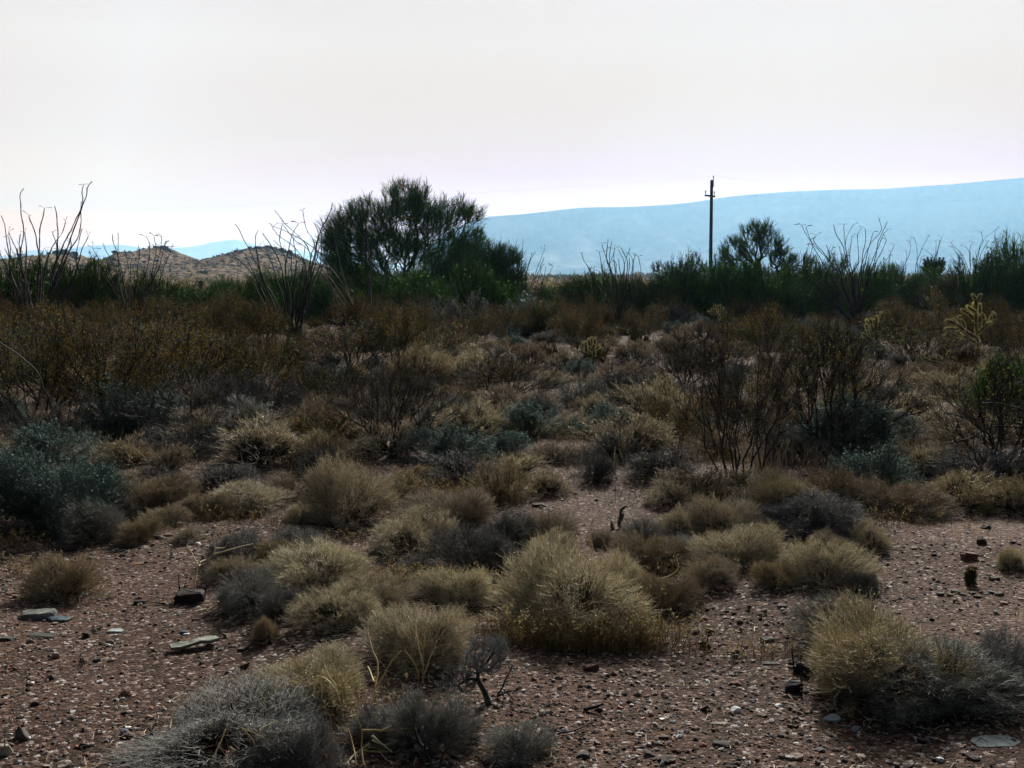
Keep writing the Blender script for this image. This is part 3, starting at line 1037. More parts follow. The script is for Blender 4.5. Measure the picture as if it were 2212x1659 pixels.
FORE = [
    ('grey', 480, 1725, 520, 1545, 'large pale grey shrub cut by the bottom edge, bristling with dark bare twigs'),
    ('dark', 640, 1700, 170, 1580, 'grey spiky shrub rising behind the bottom left grey shrub'),
    ('gold', 665, 1555, 275, 1440, 'low golden brown shrub with tall curling straw stalks in front'),
    ('tan', 905, 1458, 235, 1300, 'round tan brown shrub with long straw stalks just left of the miniature tree'),
    ('tan', 1235, 1385, 335, 1165, 'tallest domed pale shrub in the centre with seeding grass round its foot'),
    ('tan', 1340, 1300, 130, 1190, 'wispy tan shrub touching the right flank of the tallest domed shrub'),
    ('tan', 722, 1368, 190, 1265, 'brown grey shrub between the dark stone block and the central shrubs, low and wide'),
    ('grey', 527, 1330, 158, 1232, 'compact pale shrub fanning out from a narrow foot beside the dark stone block'),
    ('tan', 680, 1288, 235, 1168, 'wide grey tan shrub with yellowish underside above the compact pale shrub'),
    ('dark', 500, 1235, 130, 1150, 'dim dark shrub behind the white forked dead stalk'),
    ('tan', 890, 1208, 190, 1098, 'dusky tan domed shrub directly above two thin dead sticks'),
    ('tan', 978, 1152, 180, 1045, 'pale yellow grey shrub leaning right above the dusky tan dome'),
    ('tan', 745, 1142, 200, 975, 'large loose pale shrub with tangled whitish twigs left of centre'),
    ('gold', 880, 1060, 120, 1002, 'small buff shrub just behind the pale yellow grey shrub'),
    ('gold', 1080, 1092, 112, 990, 'ball of buff upright twigs at the edge of the bare central patch'),
    ('tan', 1185, 1075, 118, 1010, 'low yellow grey shrub right beside the ball of buff upright twigs'),
    ('dark', 1285, 1045, 92, 970, 'blackish shrub at the far edge of the bare central patch'),
    ('tan', 1450, 1102, 110, 1035, 'small bristly tan shrub on bare ground right of centre'),
    ('grey', 180, 1182, 155, 1075, 'grey shrub with a dark narrow foot in front of the big blue-green bush'),
    ('sage', 90, 1165, 285, 962, 'big blue-green leafy bush at the left edge'),
    ('gold', 315, 1115, 170, 1025, 'straw brown shrub with bent yellow stalks right of the big blue-green bush'),
    ('tan', 520, 1112, 200, 1040, 'low flat buff shrub with dry leaves above the paved-looking flat stones'),
    ('dark', 468, 1080, 160, 1000, 'dark topped grey shrub behind the low flat buff shrub'),
    ('tan', 560, 1018, 240, 895, 'large smooth brown grey dome on the left, broadest of its row'),
    ('dark', 385, 1000, 145, 918, 'dark grey shrub under the drooping black branches on the left'),
    ('gold', 270, 1010, 130, 940, 'yellow brown grassy shrub just above the big blue-green bush'),
    ('gold', 112, 1308, 150, 1205, 'thin straw coloured shrub alone on the gravel at far left'),
    ('tan', 1610, 1238, 190, 1130, 'wide tan shrub on bare soil right of centre, front of a trio'),
    ('tan', 1800, 1272, 178, 1160, 'bright yellow grey shrub with shaggy top, right end of a trio'),
    ('gold', 1690, 1276, 95, 1215, 'little reddish shrub squeezed between two tan shrubs'),
    ('dark', 1780, 1178, 250, 1068, 'broad dark blue grey shrub behind the shaggy yellow grey shrub'),
    ('tan', 1565, 1165, 150, 1062, 'buff shrub with upright tips behind the front shrub of the trio'),
    ('gold', 1925, 1545, 400, 1335, 'huge shaggy golden mound at the lower right'),
    ('grey', 2040, 1575, 340, 1385, 'pale shaggy grey shrub merging with the huge golden mound'),
    ('dark', 2190, 1510, 190, 1385, 'dark bristly shrub cut by the right edge behind the golden mound'),
    ('grey', 1830, 1400, 150, 1290, 'faint grey wispy shrub with a black twig behind the golden mound'),
    ('grey', 905, 1650, 200, 1500, 'sparse pale grey shrub full of straw at the bottom centre'),
    ('grey', 1125, 1655, 140, 1585, 'ghostly low grey weed on the gravel at the bottom centre'),
    ('dark', 1030, 1262, 190, 1148, 'blue grey twiggy shrub left of the tallest domed shrub'),
    ('tan', 2205, 1232, 60, 1180, 'small tan shrub cut by the right edge on bare soil'),
    ('gold', 557, 1392, 62, 1345, 'tiny reddish wispy shrub on one dark stem below the compact pale shrub'),
    ('grey', 1390, 1175, 90, 1120, 'small faded shrub beside a bent whitish stalk'),
    ('gold', 1815, 1092, 115, 1005, 'dark reddish brown shrub at the foot of the grey-green shrubs on the right'),
    ('sage', 960, 1012, 185, 915, 'dark blue-green shrub at the foot of the bare creosote stems in the centre'),
    ('dark', 990, 1052, 170, 975, 'near black shrub with yellow grass blades left of the ball of buff twigs'),
    ('sage', 1825, 995, 235, 850, 'large dark blue-green shrub right of the bare many-stemmed bush'),
    ('sage', 1900, 1085, 180, 960, 'dull grey-green shrub in front of the large dark blue-green one'),
    ('dark', 1370, 880, 140, 792, 'smooth dark grey dome in the middle distance'),
    ('grey', 1245, 870, 130, 812, 'light grey brown dome left of the smooth dark grey dome'),
    ('tan', 1068, 940, 125, 865, 'brown shrub dome above a dark curved stick in the centre'),
    ('tan', 1228, 940, 90, 890, 'small neat dark centred dome in the middle of the dry grass'),
    ('gold', 1200, 1005, 130, 955, 'low flat straw coloured shrub in the centre'),
    ('dark', 1440, 1040, 160, 965, 'dark shaded shrub left of the bare many-stemmed bush'),
    ('gold', 1700, 1112, 180, 1025, 'brown weedy shrub right at the foot of the bare many-stemmed bush'),
    ('gold', 1960, 1122, 190, 1038, 'olive brown weedy shrub on the edge of the right hand bare soil'),
    ('gold', 2085, 1112, 200, 1012, 'tall yellow brown weeds at the edge of the right hand bare soil'),
    ('dark', 2150, 1060, 230, 955, 'blackish shrub under the dark branching bush at the right edge'),
    ('gold', 2205, 1115, 140, 1030, 'yellow brown weeds cut by the right edge'),
    ('tan', 2005, 1020, 150, 950, 'buff shrub behind the weeds on the right'),
    ('tan', 2075, 985, 150, 905, 'grey brown dome left of the dark branching bush'),
    ('tan', 1985, 950, 170, 880, 'wide buff dome right of the large dark blue-green shrub'),
    ('gold', 1500, 1082, 150, 1010, 'straw coloured low shrub left of the bare many-stemmed bush'),
    ('gold', 635, 1080, 130, 1018, 'flat straw brown shrub between two larger pale shrubs on the left'),
    ('tan', 1120, 1040, 120, 975, 'low tan shrub behind the ball of buff twigs'),
    ('gold', 430, 1120, 120, 1068, 'low dry leafy clump left of the flat buff shrub'),
    ('grey', 620, 1215, 140, 1140, 'dull grey shrub behind the wide grey tan shrub'),
    ('tan', 800, 1330, 150, 1240, 'dim tan shrub squeezed between the low wide shrub and the round one'),
    ('grey', 1480, 1215, 110, 1160, 'faint grey low shrub on bare soil left of the trio'),
    ('gold', 1450, 1330, 130, 1250, 'yellow brown grass-like shrub right of the tallest domed shrub'),
    ('dark', 330, 1065, 110, 1005, 'small dim shrub left of the dark topped grey shrub'),
    ('dark', 820, 1620, 150, 1545, 'dim twiggy shrub between the bottom shrubs'),
]
for r_ in FORE:
    if r_[3] > 0:
        shrub(*r_)

BUSH = [
    ('creo', 70, 945, 360, 690, 'big rusty creosote bush at the left edge above the blue-green bush'),
    ('creo', 240, 950, 340, 700, 'big rusty creosote bush with splayed black stems, second from the left edge'),
    ('creo', 400, 900, 300, 694, 'dark olive and rust creosote bush behind the pale dead branches'),
    ('creo', 545, 885, 220, 690, 'rusty creosote bush left of the sandy opening'),
    ('creo', 130, 815, 330, 688, 'rusty creosote bush below the tall leftmost ocotillo'),
    ('creo', 330, 805, 300, 694, 'rusty creosote bush below the thin ocotillo by the middle hill'),
    ('rust', 620, 812, 120, 728, 'rounded deep rust coloured bush under the dense dark ocotillo'),
    ('creo', 760, 800, 260, 698, 'amber creosote bush under the left side of the big tree'),
    ('creo', 920, 790, 240, 700, 'amber creosote bush under the middle of the big tree'),
    ('upright', 850, 1000, 280, 775, 'sparse bush of long bare crooked stems with amber tips left of centre'),
    ('olive', 720, 900, 190, 760, 'olive amber bush above the large loose pale shrub'),
    ('olive', 1090, 880, 230, 762, 'scraggly bare branched bush in the centre of the flat'),
    ('upright', 1610, 1062, 370, 738, 'large bare many-stemmed bush with sparse olive leaves right of centre'),
    ('olive', 2175, 1040, 330, 800, 'dark branching bush reaching in from the right edge'),
    ('bare', 430, 965, 330, 800, 'low tangle of bare arching dark branches on the left'),
    ('bare', 90, 990, 260, 860, 'fan of bare dark stems above the big blue-green bush'),
    ('green', 2215, 930, 260, 790, 'wispy bright green bush at the right edge below the branching cholla'),
    ('creo', 1460, 985, 170, 850, 'olive bush with thin dark stems left of the large many-stemmed bush'),
    ('creo', 1570, 800, 150, 730, 'rust brown bush below the utility pole'),
    ('creo', 1960, 775, 190, 660, 'tall rusty bush behind the two pale chollas'),
    ('olive', 1990, 800, 190, 700, 'dim green grey bush between the two pale chollas'),
    ('sage', 700, 838, 95, 782, 'small blue-green shrub beside the sandy opening'),
    ('grey', 1010, 735, 150, 625, 'purplish grey leafless bush standing in front of the big tree'),
    ('sage', 1130, 715, 170, 640, 'grey-green bush at the foot of the sparse ocotillo'),
    ('sage', 905, 720, 120, 655, 'grey-green shrub at the foot of the big tree'),
    ('green', 60, 703, 330, 572, 'big green bush at the left edge behind the tall leftmost ocotillo'),
    ('green', 185, 700, 200, 578, 'green bush just right of the tall leftmost ocotillo'),
    ('green', 345, 700, 180, 606, 'green bush at the foot of the middle rocky hill'),
    ('green', 420, 705, 170, 636, 'low green bush in front of the dark cactus spear'),
    ('green', 525, 712, 200, 612, 'green bush left of the dense dark ocotillo'),
    ('green', 620, 694, 150, 602, 'green bush behind the dense dark ocotillo'),
    ('green', 770, 697, 240, 598, 'blackish green bush under the left half of the big tree'),
    ('green', 900, 698, 260, 598, 'blackish green bush under the middle of the big tree'),
    ('green', 1040, 712, 220, 590, 'green bush under the low right crown beside the big tree'),
    ('green', 1295, 700, 250, 600, 'rounded mid green bush with an ocotillo rising through it'),
    ('green', 1395, 700, 150, 612, 'green bush right of the ocotillo in the rounded bush'),
    ('green', 1455, 700, 170, 582, 'dark green bush left of the utility pole'),
    ('green', 1545, 700, 190, 578, 'dark green bush hiding the foot of the utility pole'),
    ('green', 1650, 705, 220, 584, 'dark green bush under the small tree right of the pole'),
    ('green', 1740, 700, 190, 578, 'dark green bush left of the leaning ocotillo'),
    ('green', 1830, 690, 220, 580, 'dark green bush at the foot of the leaning ocotillo'),
    ('green', 1920, 684, 180, 586, 'dark green bush right of the leaning ocotillo'),
    ('green', 1985, 680, 130, 597, 'dark green bush left of the black tree cholla'),
    ('creo', 2060, 690, 150, 600, 'brown bush right of the black tree cholla'),
    ('green', 2110, 690, 210, 568, 'dark green bush below the wiry ocotilllo near the right edge'.replace('lllo', 'llo')),
    ('green', 2195, 690, 190, 545, 'dark green bush at the right edge of the skyline'),
    ('sage', 1690, 745, 150, 690, 'dull green grey bush below the small tree right of the pole'),
    ('rust', 1760, 790, 130, 735, 'dark rusty shrub on the orange soil right of the pole'),
    ('rust', 1540, 800, 130, 752, 'maroon shrub in front of the rust brown bush below the pole'),
]
for r_ in BUSH:
    shrub(*r_)

# ---- random fill between 9 m and 75 m, always clear of what is already placed
g = np.random.default_rng(99)
occ = [(a[1], a[2] - a[5] * .12, a[5]) for a in PLACED]
BARE = [(640, 800, 60, 40), (1180, 975, 60, 22), (1180, 1105, 130, 40), (1260, 1150, 90, 40), (1340, 600, 30, 20)]
counts = {}
tries = 0
DS = np.sort(9.0 * (75 / 9.0) ** (g.random(9000) ** .8))
while tries < 9000:
    d = DS[tries]
    tries += 1
    vy = HZ + EYE * FV / d
    vx = -190 + g.random() * 2600
    if vy > 1010 or vy < 640:
        continue
    if any(abs(vx - b_[0]) < b_[2] and abs(vy - b_[1]) < b_[3] for b_ in BARE):
        continue
    if 560 < vx < 700 and 770 < vy < 850:
        continue
    if 1000 < vx < 1500 and 800 < vy < 960 and g.random() < .3:
        continue
    W = .45 + .85 * g.random() ** 1.1
    wv = W * FV / d
    bad = False
    for (ox, oy, ow) in occ:
        if abs(vx - ox) < .33 * (wv + ow) and abs(vy - oy) < .10 * (wv + min(ow, 130)) * (.7 if vy > 760 else .45):
            bad = True
            break
    if bad:
        continue
    u = g.random()
    if vy > 800:
        k = 'tan' if u < .48 else 'grey' if u < .62 else 'gold' if u < .74 else 'dark' if u < .80 else 'sage' if u < .89 else 'olive' if u < .96 else 'rust'
    elif vx > 1300:
        k = 'tan' if u < .28 else 'grey' if u < .44 else 'dark' if u < .56 else 'rust' if u < .74 else 'sage' if u < .84 else 'creo' if u < .93 else 'gold'
    else:
        k = 'creo' if u < .14 else 'rust' if u < .28 else 'tan' if u < .52 else 'grey' if u < .66 else 'sage' if u < .76 else 'green' if u < .88 else 'gold'
    if k == 'green' and vy > 690:
        k = 'tan'
    if vy < 672 and u < .6:
        k = 'green' if u < .35 else 'olive'
    kk_ = 'dry' if k in ('tan', 'grey', 'gold') else k
    if counts.get(kk_, 0) >= {'dry': 215, 'dark': 60, 'sage': 60, 'rust': 90, 'creo': 60, 'olive': 45, 'green': 80}[kk_]:
        continue
    counts[kk_] = counts.get(kk_, 0) + 1
    hh = {'tan': .52, 'grey': .5, 'gold': .5, 'dark': .55, 'sage': .55, 'rust': .55, 'creo': .8, 'olive': .8, 'green': .62}[k]
    if k in ('creo', 'olive'):
        W = max(W, .9) * 1.3
    if k == 'green':
        W *= 1.9
    wv = W * FV / d
    Hm = W * hh * (.8 + .4 * g.random())
    dc = d + W * .48
    yt = HZ + (EYE - Hm) * FV / dc
    if vy < 672 and yt < 585:
        yt = 585 + 6 * g.random()
    if (200 < vx < 560 or 1110 < vx < 1420) and d > 40 and yt < 606:
        continue
    shrub(k, vx, vy, wv, yt)
    occ.append((vx, vy - wv * .12, wv))

# ---- small low clumps between the larger shrubs in front
tries = n_ok = 0
while tries < 4000 and n_ok < 30:
    tries += 1
    vy = 1010 + 340 * g.random() ** 1.2
    vx = 120 + g.random() * 2050
    if (vx < 470 and vy > 1190) or (vx > 1420 and vy > 1290) or (vx > 1900 and vy > 1110) or (1140 < vx < 1500 and 1085 < vy < 1160):
        continue
    d = EYE * FV / (vy - HZ)
    W = .16 + .22 * g.random()
    wv = W * FV / d
    if any(abs(vx - ox) < .36 * (wv + ow) and abs(vy - oy) < .13 * (wv + min(ow, 130)) for (ox, oy, ow) in occ):
        continue
    u = g.random()
    k = 'tan' if u < .5 else 'grey' if u < .72 else 'gold' if u < .84 else 'dark'
    Hm = W * (.4 + .3 * g.random())
    shrub(k, vx, vy, wv, HZ + (EYE - Hm) * FV / (d + W * .48))
    occ.append((vx, vy - wv * .12, wv))
    n_ok += 1

# ---- labels for the unlabelled: kind + place in the line below a landmark
LM = [(-200, 200, 'tall leftmost ocotillo'), (200, 400, 'middle rocky hill'), (400, 560, 'dark cactus spear'), (560, 700, 'dense dark ocotillo'), (700, 900, 'left half of the big tree'),
      (900, 1110, 'right half of the big tree'), (1110, 1240, 'sparse ocotillo'), (1240, 1400, 'ocotillo in the rounded bush'), (1400, 1560, 'utility pole'), (1560, 1730, 'small tree by the pole'),
      (1730, 1960, 'leaning ocotillo'), (1960, 2080, 'black tree cholla'), (2080, 2500, 'wiry rightmost ocotillo')]
ORD = ['nearest'] + [q + ' nearest' for q in ('second', 'third', 'fourth', 'fifth', 'sixth', 'seventh', 'eighth', 'ninth', 'tenth', 'eleventh', 'twelfth', 'thirteenth', 'fourteenth', 'fifteenth', 'sixteenth', 'seventeenth', 'eighteenth')]
for kind in NAMES:
    for (a, b, lm) in LM:
        it = sorted([q for q in PLACED if q[0] == kind and not q[4] and a <= q[1] < b], key=lambda q: -q[2])
        for i, q in enumerate(it):
            if i < len(ORD) and q[2] > 640:
                q[3]['label'] = '%s, %s in line with the %s' % (NAMES[kind][2], ORD[i], lm)
            else:
                q[3]['label'] = 'small %s far back in line with the %s' % (NAMES[kind][2].replace('low ', ''), lm)
                q[3]['group'] = 'far back: %s toward the %s' % (NAMES[kind][2], lm)

# ================================================================== trees
TB = at(*z2(870, 1052))
sc = TB[1] / FV / 3
LB = [(500, 540, 170, 140), (420, 640, 110, 160), (610, 420, 130, 80), (700, 520, 110, 110), (860, 305, 130, 75), (950, 330, 80, 65), (1010, 470, 150, 90), (1150, 420, 150, 90), (1270, 430, 90, 45), (1000, 640, 260, 160), (760, 650, 240, 130), (560, 720, 220, 120), (1250, 610, 120, 130), (900, 420, 130, 90), (780, 440, 100, 80), (640, 860, 300, 130), (1040, 850, 280, 140), (520, 860, 180, 130), (1180, 760, 160, 140), (720, 940, 260, 90), (1000, 930, 260, 90)]
lobes = [((a - 870) * sc, (1052 - b) * sc, c * sc, d_ * sc, c * sc * (1.0 if c > 120 else .9)) for a, b, c, d_ in LB]
rts = [(-.25, 0, 0), (.0, .1, 0), (.3, -.05, 0), (.1, -.2, 0)]
t = obj('palo_verde_tree', None, None, TB)
sk, sp = ptree(5, lobes, None, 2900, 6, .46, .0088, .009, .44, .12, TREEG, bf=.30, seg=.26, sub=2, up=.55, roots=rts, shell=.25)
obj('trunk', mk('trunk', [sk], M_wood), t)
obj('crown', mk('crown', sp, M_leaf), t)
tag(t, 'big dark green desert tree with many fine upright twigs, tallest plant on the flat', 'tree', 'palo verde trees')

TB2 = at(*z2(1370, 1060))
sc = TB2[1] / FV / 3
LB = [(1400, 730, 140, 100), (1500, 780, 110, 140), (1330, 830, 230, 130), (1480, 920, 120, 110), (1240, 760, 110, 100)]
lobes = [((a - 1370) * sc, (1060 - b) * sc, c * sc, d_ * sc, c * sc) for a, b, c, d_ in LB]
t = obj('palo_verde_tree', None, None, TB2)
sk, sp = ptree(8, lobes, None, 620, 7, .46, .0085, .010, .46, .09, TREEG, bf=.45, seg=.28, sub=2, up=.6, roots=[(0, 0, 0), (.2, .1, 0), (-.2, 0, 0)])
obj('trunk', mk('trunk', [sk], M_wood), t)
obj('crown', mk('crown', sp, M_leaf), t)
tag(t, 'lower feathery green tree leaning out from the right side of the big tree', 'tree', 'palo verde trees')

TB3 = at(*z3(2040, 1492))
sc = TB3[1] / FV * .2333
LB = [(1750, 930, 130, 110), (1890, 770, 110, 90), (2010, 730, 70, 50), (1900, 920, 120, 110), (2060, 870, 100, 110), (2160, 900, 60, 60), (2140, 1030, 110, 110), (1680, 1060, 110, 70), (1850, 1120, 200, 80), (2330, 1050, 120, 80), (1760, 1180, 160, 110), (2050, 1200, 220, 110), (2250, 1180, 150, 100)]
lobes = [((a - 2040) * sc, (1492 - b) * sc, c * sc, d_ * sc, c * sc) for a, b, c, d_ in LB]
t = obj('palo_verde_tree', None, None, TB3)
sk, sp = ptree(11, lobes, None, 520, 7, .36, .0085, .014, .47, .12, TREEG, bf=.40, seg=.35, sub=2, up=.7, roots=[(.1, 0, 0), (-.3, 0, 0)])
obj('trunk', mk('trunk', [sk], M_wood), t)
obj('crown', mk('crown', sp, M_leaf), t)
tag(t, 'open crowned small tree just right of the utility pole', 'tree', 'palo verde trees')

TB4 = at(*z3(1320, 1450))
sc = TB4[1] / FV * .2333
LB = [(1080, 1070, 90, 40), (1240, 1070, 60, 40), (1360, 1000, 50, 50), (1440, 1080, 70, 40), (1180, 1150, 150, 60)]
lobes = [((a - 1320) * sc, (1450 - b) * sc, c * sc, d_ * sc, c * sc) for a, b, c, d_ in LB]
t = obj('palo_verde_tree', None, None, TB4)
sk, sp = ptree(14, lobes, None, 110, 7, .26, .009, .013, .46, .07, [(2, (.07, .08, .05)), (1, (.10, .09, .07))], bf=.5, seg=.35, sub=1, up=.7, roots=[(0, 0, 0), (-.3, 0, 0), (.3, 0, 0)])
obj('trunk', mk('trunk', [sk], M_wood), t)
obj('crown', mk('crown', sp, M_leaf), t)
tag(t, 'thin spindly low tree just left of the utility pole', 'tree', 'palo verde trees')

# miniature dead-looking tree in the foreground
TB5 = at(*zM(955, 1245))
sc = TB5[1] / FV / 3
LB = [(935, 920, 135, 125), (850, 985, 80, 60), (1030, 880, 70, 80)]
lobes = [((a - 955) * sc, (1245 - b) * sc, c * sc, d_ * sc, c * sc) for a, b, c, d_ in LB]
t = obj('miniature_tree', None, None, TB5)
g = np.random.default_rng(4)
stem_pts = [(955, 1245), (935, 1180), (905, 1120), (885, 1070)]
Pm = [np.array([(a - 955) * sc, 0, (1245 - b) * sc]) for a, b in stem_pts]
Pm = wavy(Pm, 10, g, .002)
V0, F0 = tube(Pm[None], np.linspace(24 * sc, 15 * sc, 10)[None], 7, g)
sk, sp = ptree(21, lobes, None, 170, 6, 46 * sc, 1.5 * sc, 2.2 * sc, .46, 11 * sc, [(3, (.32, .33, .33)), (2, (.2, .2, .21)), (1, (.42, .42, .40))], bark=[(1, (.05, .045, .045))], bf=.3, seg=40 * sc, sub=2, up=.25, roots=[tuple(Pm[-1])], zmin=.02)
obj('trunk', mk('trunk', [(V0, F0, np.array((.045, .04, .038))), sk], M_wood, True), t)
obj('crown', mk('crown', sp, M_twig), t)
LB = [(740, 1060, 90, 60), (800, 1110, 60, 50), (690, 1120, 60, 50)]
T2 = [((a - 955) * sc, (1245 - b) * sc, c * sc, d_ * sc, c * sc) for a, b, c, d_ in LB]
Pb = wavy([Pm[-2], np.array([(850 - 955) * sc, -.01, (1245 - 1055) * sc]), np.array([(800 - 955) * sc, -.02, (1245 - 1062) * sc]), np.array([(760 - 955) * sc, -.02, (1245 - 1100) * sc])], 8, g, .001)
V0, F0 = tube(Pb[None], np.linspace(14 * sc, 7 * sc, 8)[None], 6, g)
bt_ = T2
lb = np.array(bt_)
k = g.choice(3, 120)
v = nrm(g.normal(0, 1, (120, 3))) * .9
T = np.stack([lb[k, 0] + v[:, 0] * lb[k, 2], v[:, 1] * lb[k, 4], np.maximum(lb[k, 1] + v[:, 2] * lb[k, 3], .01)], -1)
arr, par, kids, tips = grow(T, [Pb[-1], Pb[-3]], .3, 40 * sc, g, .1)
sk2 = skel_mesh(arr, par, kids, 2.2 * sc, .45, 9 * sc, [(1, (.05, .045, .045))], g, 4)
ti = np.where(tips)[0]
sp2 = spray(arr[ti], nrm(arr[ti] - Pb[-1]), 6, 34 * sc, 1.5 * sc, [(3, (.17, .175, .18)), (2, (.11, .11, .115))], g, .1, .6, 1)
obj('side_branch', mk('side_branch', [(V0, F0, np.array((.045, .04, .038))), sk2] + sp2, M_wood), t)
tag(t, 'knee-high dark twisted shrub like a miniature tree with an arching side branch', 'shrub')

# ================================================================== ocotillos
OG = 'ocotillos'
ocotillo('tall leftmost ocotillo with a forked stem rising highest into the sky', (490, 2080), [
    [(1190, 140), (1135, 185), (1115, 230), (1145, 290), (1100, 375), (1055, 480), (1030, 555), (1000, 585), (930, 770), (895, 805), (825, 905), (800, 1050), (700, 1230), (640, 1600)],
    [(1083, 187), (1058, 205), (1050, 260), (1070, 330), (1098, 375)],
    [(312, 230), (262, 265), (250, 350), (262, 500), (290, 630), (315, 690), (315, 800), (270, 1040), (245, 1100), (270, 1300), (380, 1640)],
    [(380, 585), (410, 680), (470, 890), (468, 955), (500, 1040), (520, 1200), (525, 1350)],
    [(578, 487), (570, 560), (540, 620), (528, 730), (510, 900), (505, 1080), (520, 1250), (480, 1560)],
    [(712, 460), (742, 525), (730, 630), (760, 780), (735, 910), (745, 1090)],
    [(850, 660), (820, 750), (795, 830), (720, 910), (670, 1000), (630, 1120), (560, 1400)],
    [(1065, 757), (1030, 840), (1015, 990), (990, 1110), (960, 1400)],
    [(1050, 390), (1050, 480), (1035, 560), (1040, 650), (1030, 760), (1000, 910), (920, 1000), (880, 1080), (800, 1250)],
    [(1143, 850), (1055, 1030), (1040, 1150), (980, 1330)],
    [(688, 818), (715, 930), (740, 1080), (720, 1250)],
    [(320, 800), (330, 900), (335, 1100), (345, 1160), (310, 1350)],
    [(920, 930), (910, 1010), (870, 1100)],
    [(262, 820), (250, 900), (255, 1080)],
], zA, .35, .032, .012, 31, [(2, (.035, .03, .035)), (1, (.055, .045, .05))], .7, OG)
ocotillo('ocotillo at the left edge with stems leaning apart beside the tallest one', (330, 2120), [
    [(15, 580), (60, 650), (75, 760), (95, 910), (110, 1060), (125, 1150), (105, 1250), (240, 1600)],
    [(110, 805), (170, 930), (240, 1080), (250, 1200), (330, 1450)],
    [(115, 870), (135, 980), (130, 1100), (115, 1240)],
    [(0, 1050), (60, 1220), (110, 1300), (210, 1480)],
    [(0, 1250), (80, 1370), (160, 1500), (200, 1640)],
    [(210, 1000), (240, 1080)], [(205, 1180), (230, 1380), (260, 1600)], [(400, 1260), (370, 1450), (360, 1640)],
], zA, .3, .028, .011, 32, BARK, .6, OG)
ocotillo('thin many-stemmed ocotillo in front of the middle rocky hill', (855, 1200), [
    [(585, 645), (630, 730), (740, 900)], [(600, 620), (660, 720), (760, 880)], [(670, 580), (720, 680), (745, 760), (790, 900)], [(730, 520), (725, 570), (765, 660), (800, 860)], [(765, 515), (760, 600), (775, 680), (810, 850)],
    [(805, 630), (825, 700), (830, 850)], [(895, 595), (885, 640), (900, 700), (880, 880)], [(950, 550), (985, 590), (960, 700), (920, 880)], [(1000, 535), (1025, 600), (1000, 720), (940, 900)],
    [(1050, 550), (1040, 620), (1010, 760), (930, 900)], [(1070, 580), (1060, 660), (1000, 800)], [(1125, 590), (1090, 680), (1050, 800), (960, 960)], [(860, 680), (840, 780), (850, 900)], [(690, 700), (720, 800), (800, 940)]],
    z1, .4, .016, .007, 33, BARK, .4, OG, amp=.03)
ocotillo('dense dark ocotillo with dozens of stems left of the big tree', (1905, 1225), [
    [(1525, 455), (1550, 480), (1580, 560), (1620, 640), (1700, 780), (1780, 950)], [(1675, 495), (1655, 540), (1655, 650), (1720, 850)], [(1700, 515), (1740, 570), (1790, 640), (1830, 780)], [(1755, 455), (1790, 510), (1870, 560), (1950, 640), (1990, 760)],
    [(1780, 365), (1800, 400), (1850, 460), (1920, 520), (2010, 610), (2010, 750)], [(1935, 455), (1900, 500), (1880, 560), (1850, 700)], [(1960, 370), (1960, 440), (2000, 500), (2040, 580), (1990, 780)],
    [(2150, 325), (2130, 400), (2080, 500), (2050, 640), (2010, 800)], [(2040, 465), (2070, 520), (2040, 640), (1990, 840)], [(1830, 455), (1800, 520), (1830, 640), (1860, 800)], [(1900, 550), (1930, 640), (1910, 800)],
    [(1510, 640), (1570, 700), (1680, 850), (1800, 1050)], [(1590, 650), (1650, 780), (1760, 1000)], [(2060, 470), (2100, 560), (2060, 720)], [(2090, 560), (2050, 700), (2000, 850)], [(1620, 800), (1700, 950), (1800, 1120)],
    [(1980, 600), (1960, 760), (1930, 900)], [(1870, 620), (1900, 760), (1900, 900)], [(1730, 640), (1790, 800), (1850, 960)], [(2130, 620), (2080, 780), (2000, 950)]],
    z1, .45, .022, .009, 34, BARK, .3, OG, amp=.03)
ocotillo('ocotillo of long pale leaning stems in front of the big tree', (610, 1150), [
    [(0, 470), (130, 520), (220, 580), (290, 630), (340, 690), (420, 800), (500, 950)], [(0, 560), (90, 640), (200, 700), (330, 780), (440, 960)], [(60, 455), (130, 560), (250, 640), (330, 760), (430, 900)],
    [(645, 240), (620, 300), (605, 380), (598, 500), (620, 620), (635, 750), (630, 900), (635, 1060)], [(625, 250), (612, 330), (600, 430)], [(565, 312), (600, 380), (600, 470)],
    [(800, 560), (770, 640), (735, 740), (715, 860), (680, 960), (655, 1060)], [(745, 560), (760, 620), (735, 720), (700, 900)], [(590, 850), (580, 900), (590, 1000), (610, 1090)], [(470, 390), (430, 450), (400, 560), (440, 760), (520, 1000)], [(330, 820), (420, 940), (520, 1080)], [(420, 750), (500, 880), (560, 1000), (600, 1090)]],
    z2, .35, .020, .009, 35, [(2, (.10, .085, .07)), (1, (.05, .045, .04)), (1, (.15, .13, .10))], .4, OG)
ocotillo('sparse ocotillo just right of the big tree', (1650, 1095), [
    [(1620, 575), (1615, 640), (1612, 760), (1605, 900)], [(1700, 635), (1660, 700), (1640, 780), (1620, 900)], [(1760, 620), (1720, 720), (1690, 800), (1650, 950)], [(1755, 675), (1730, 740), (1680, 860)], [(1815, 730), (1780, 800), (1740, 900), (1690, 1020)],
    [(1680, 640), (1640, 760), (1630, 880)], [(1770, 735), (1750, 840), (1700, 960)], [(1640, 700), (1640, 850), (1640, 980)], [(1735, 740), (1700, 880)], [(1580, 800), (1600, 900), (1620, 1020)]],
    z2, .35, .018, .008, 36, BARK, .5, OG)
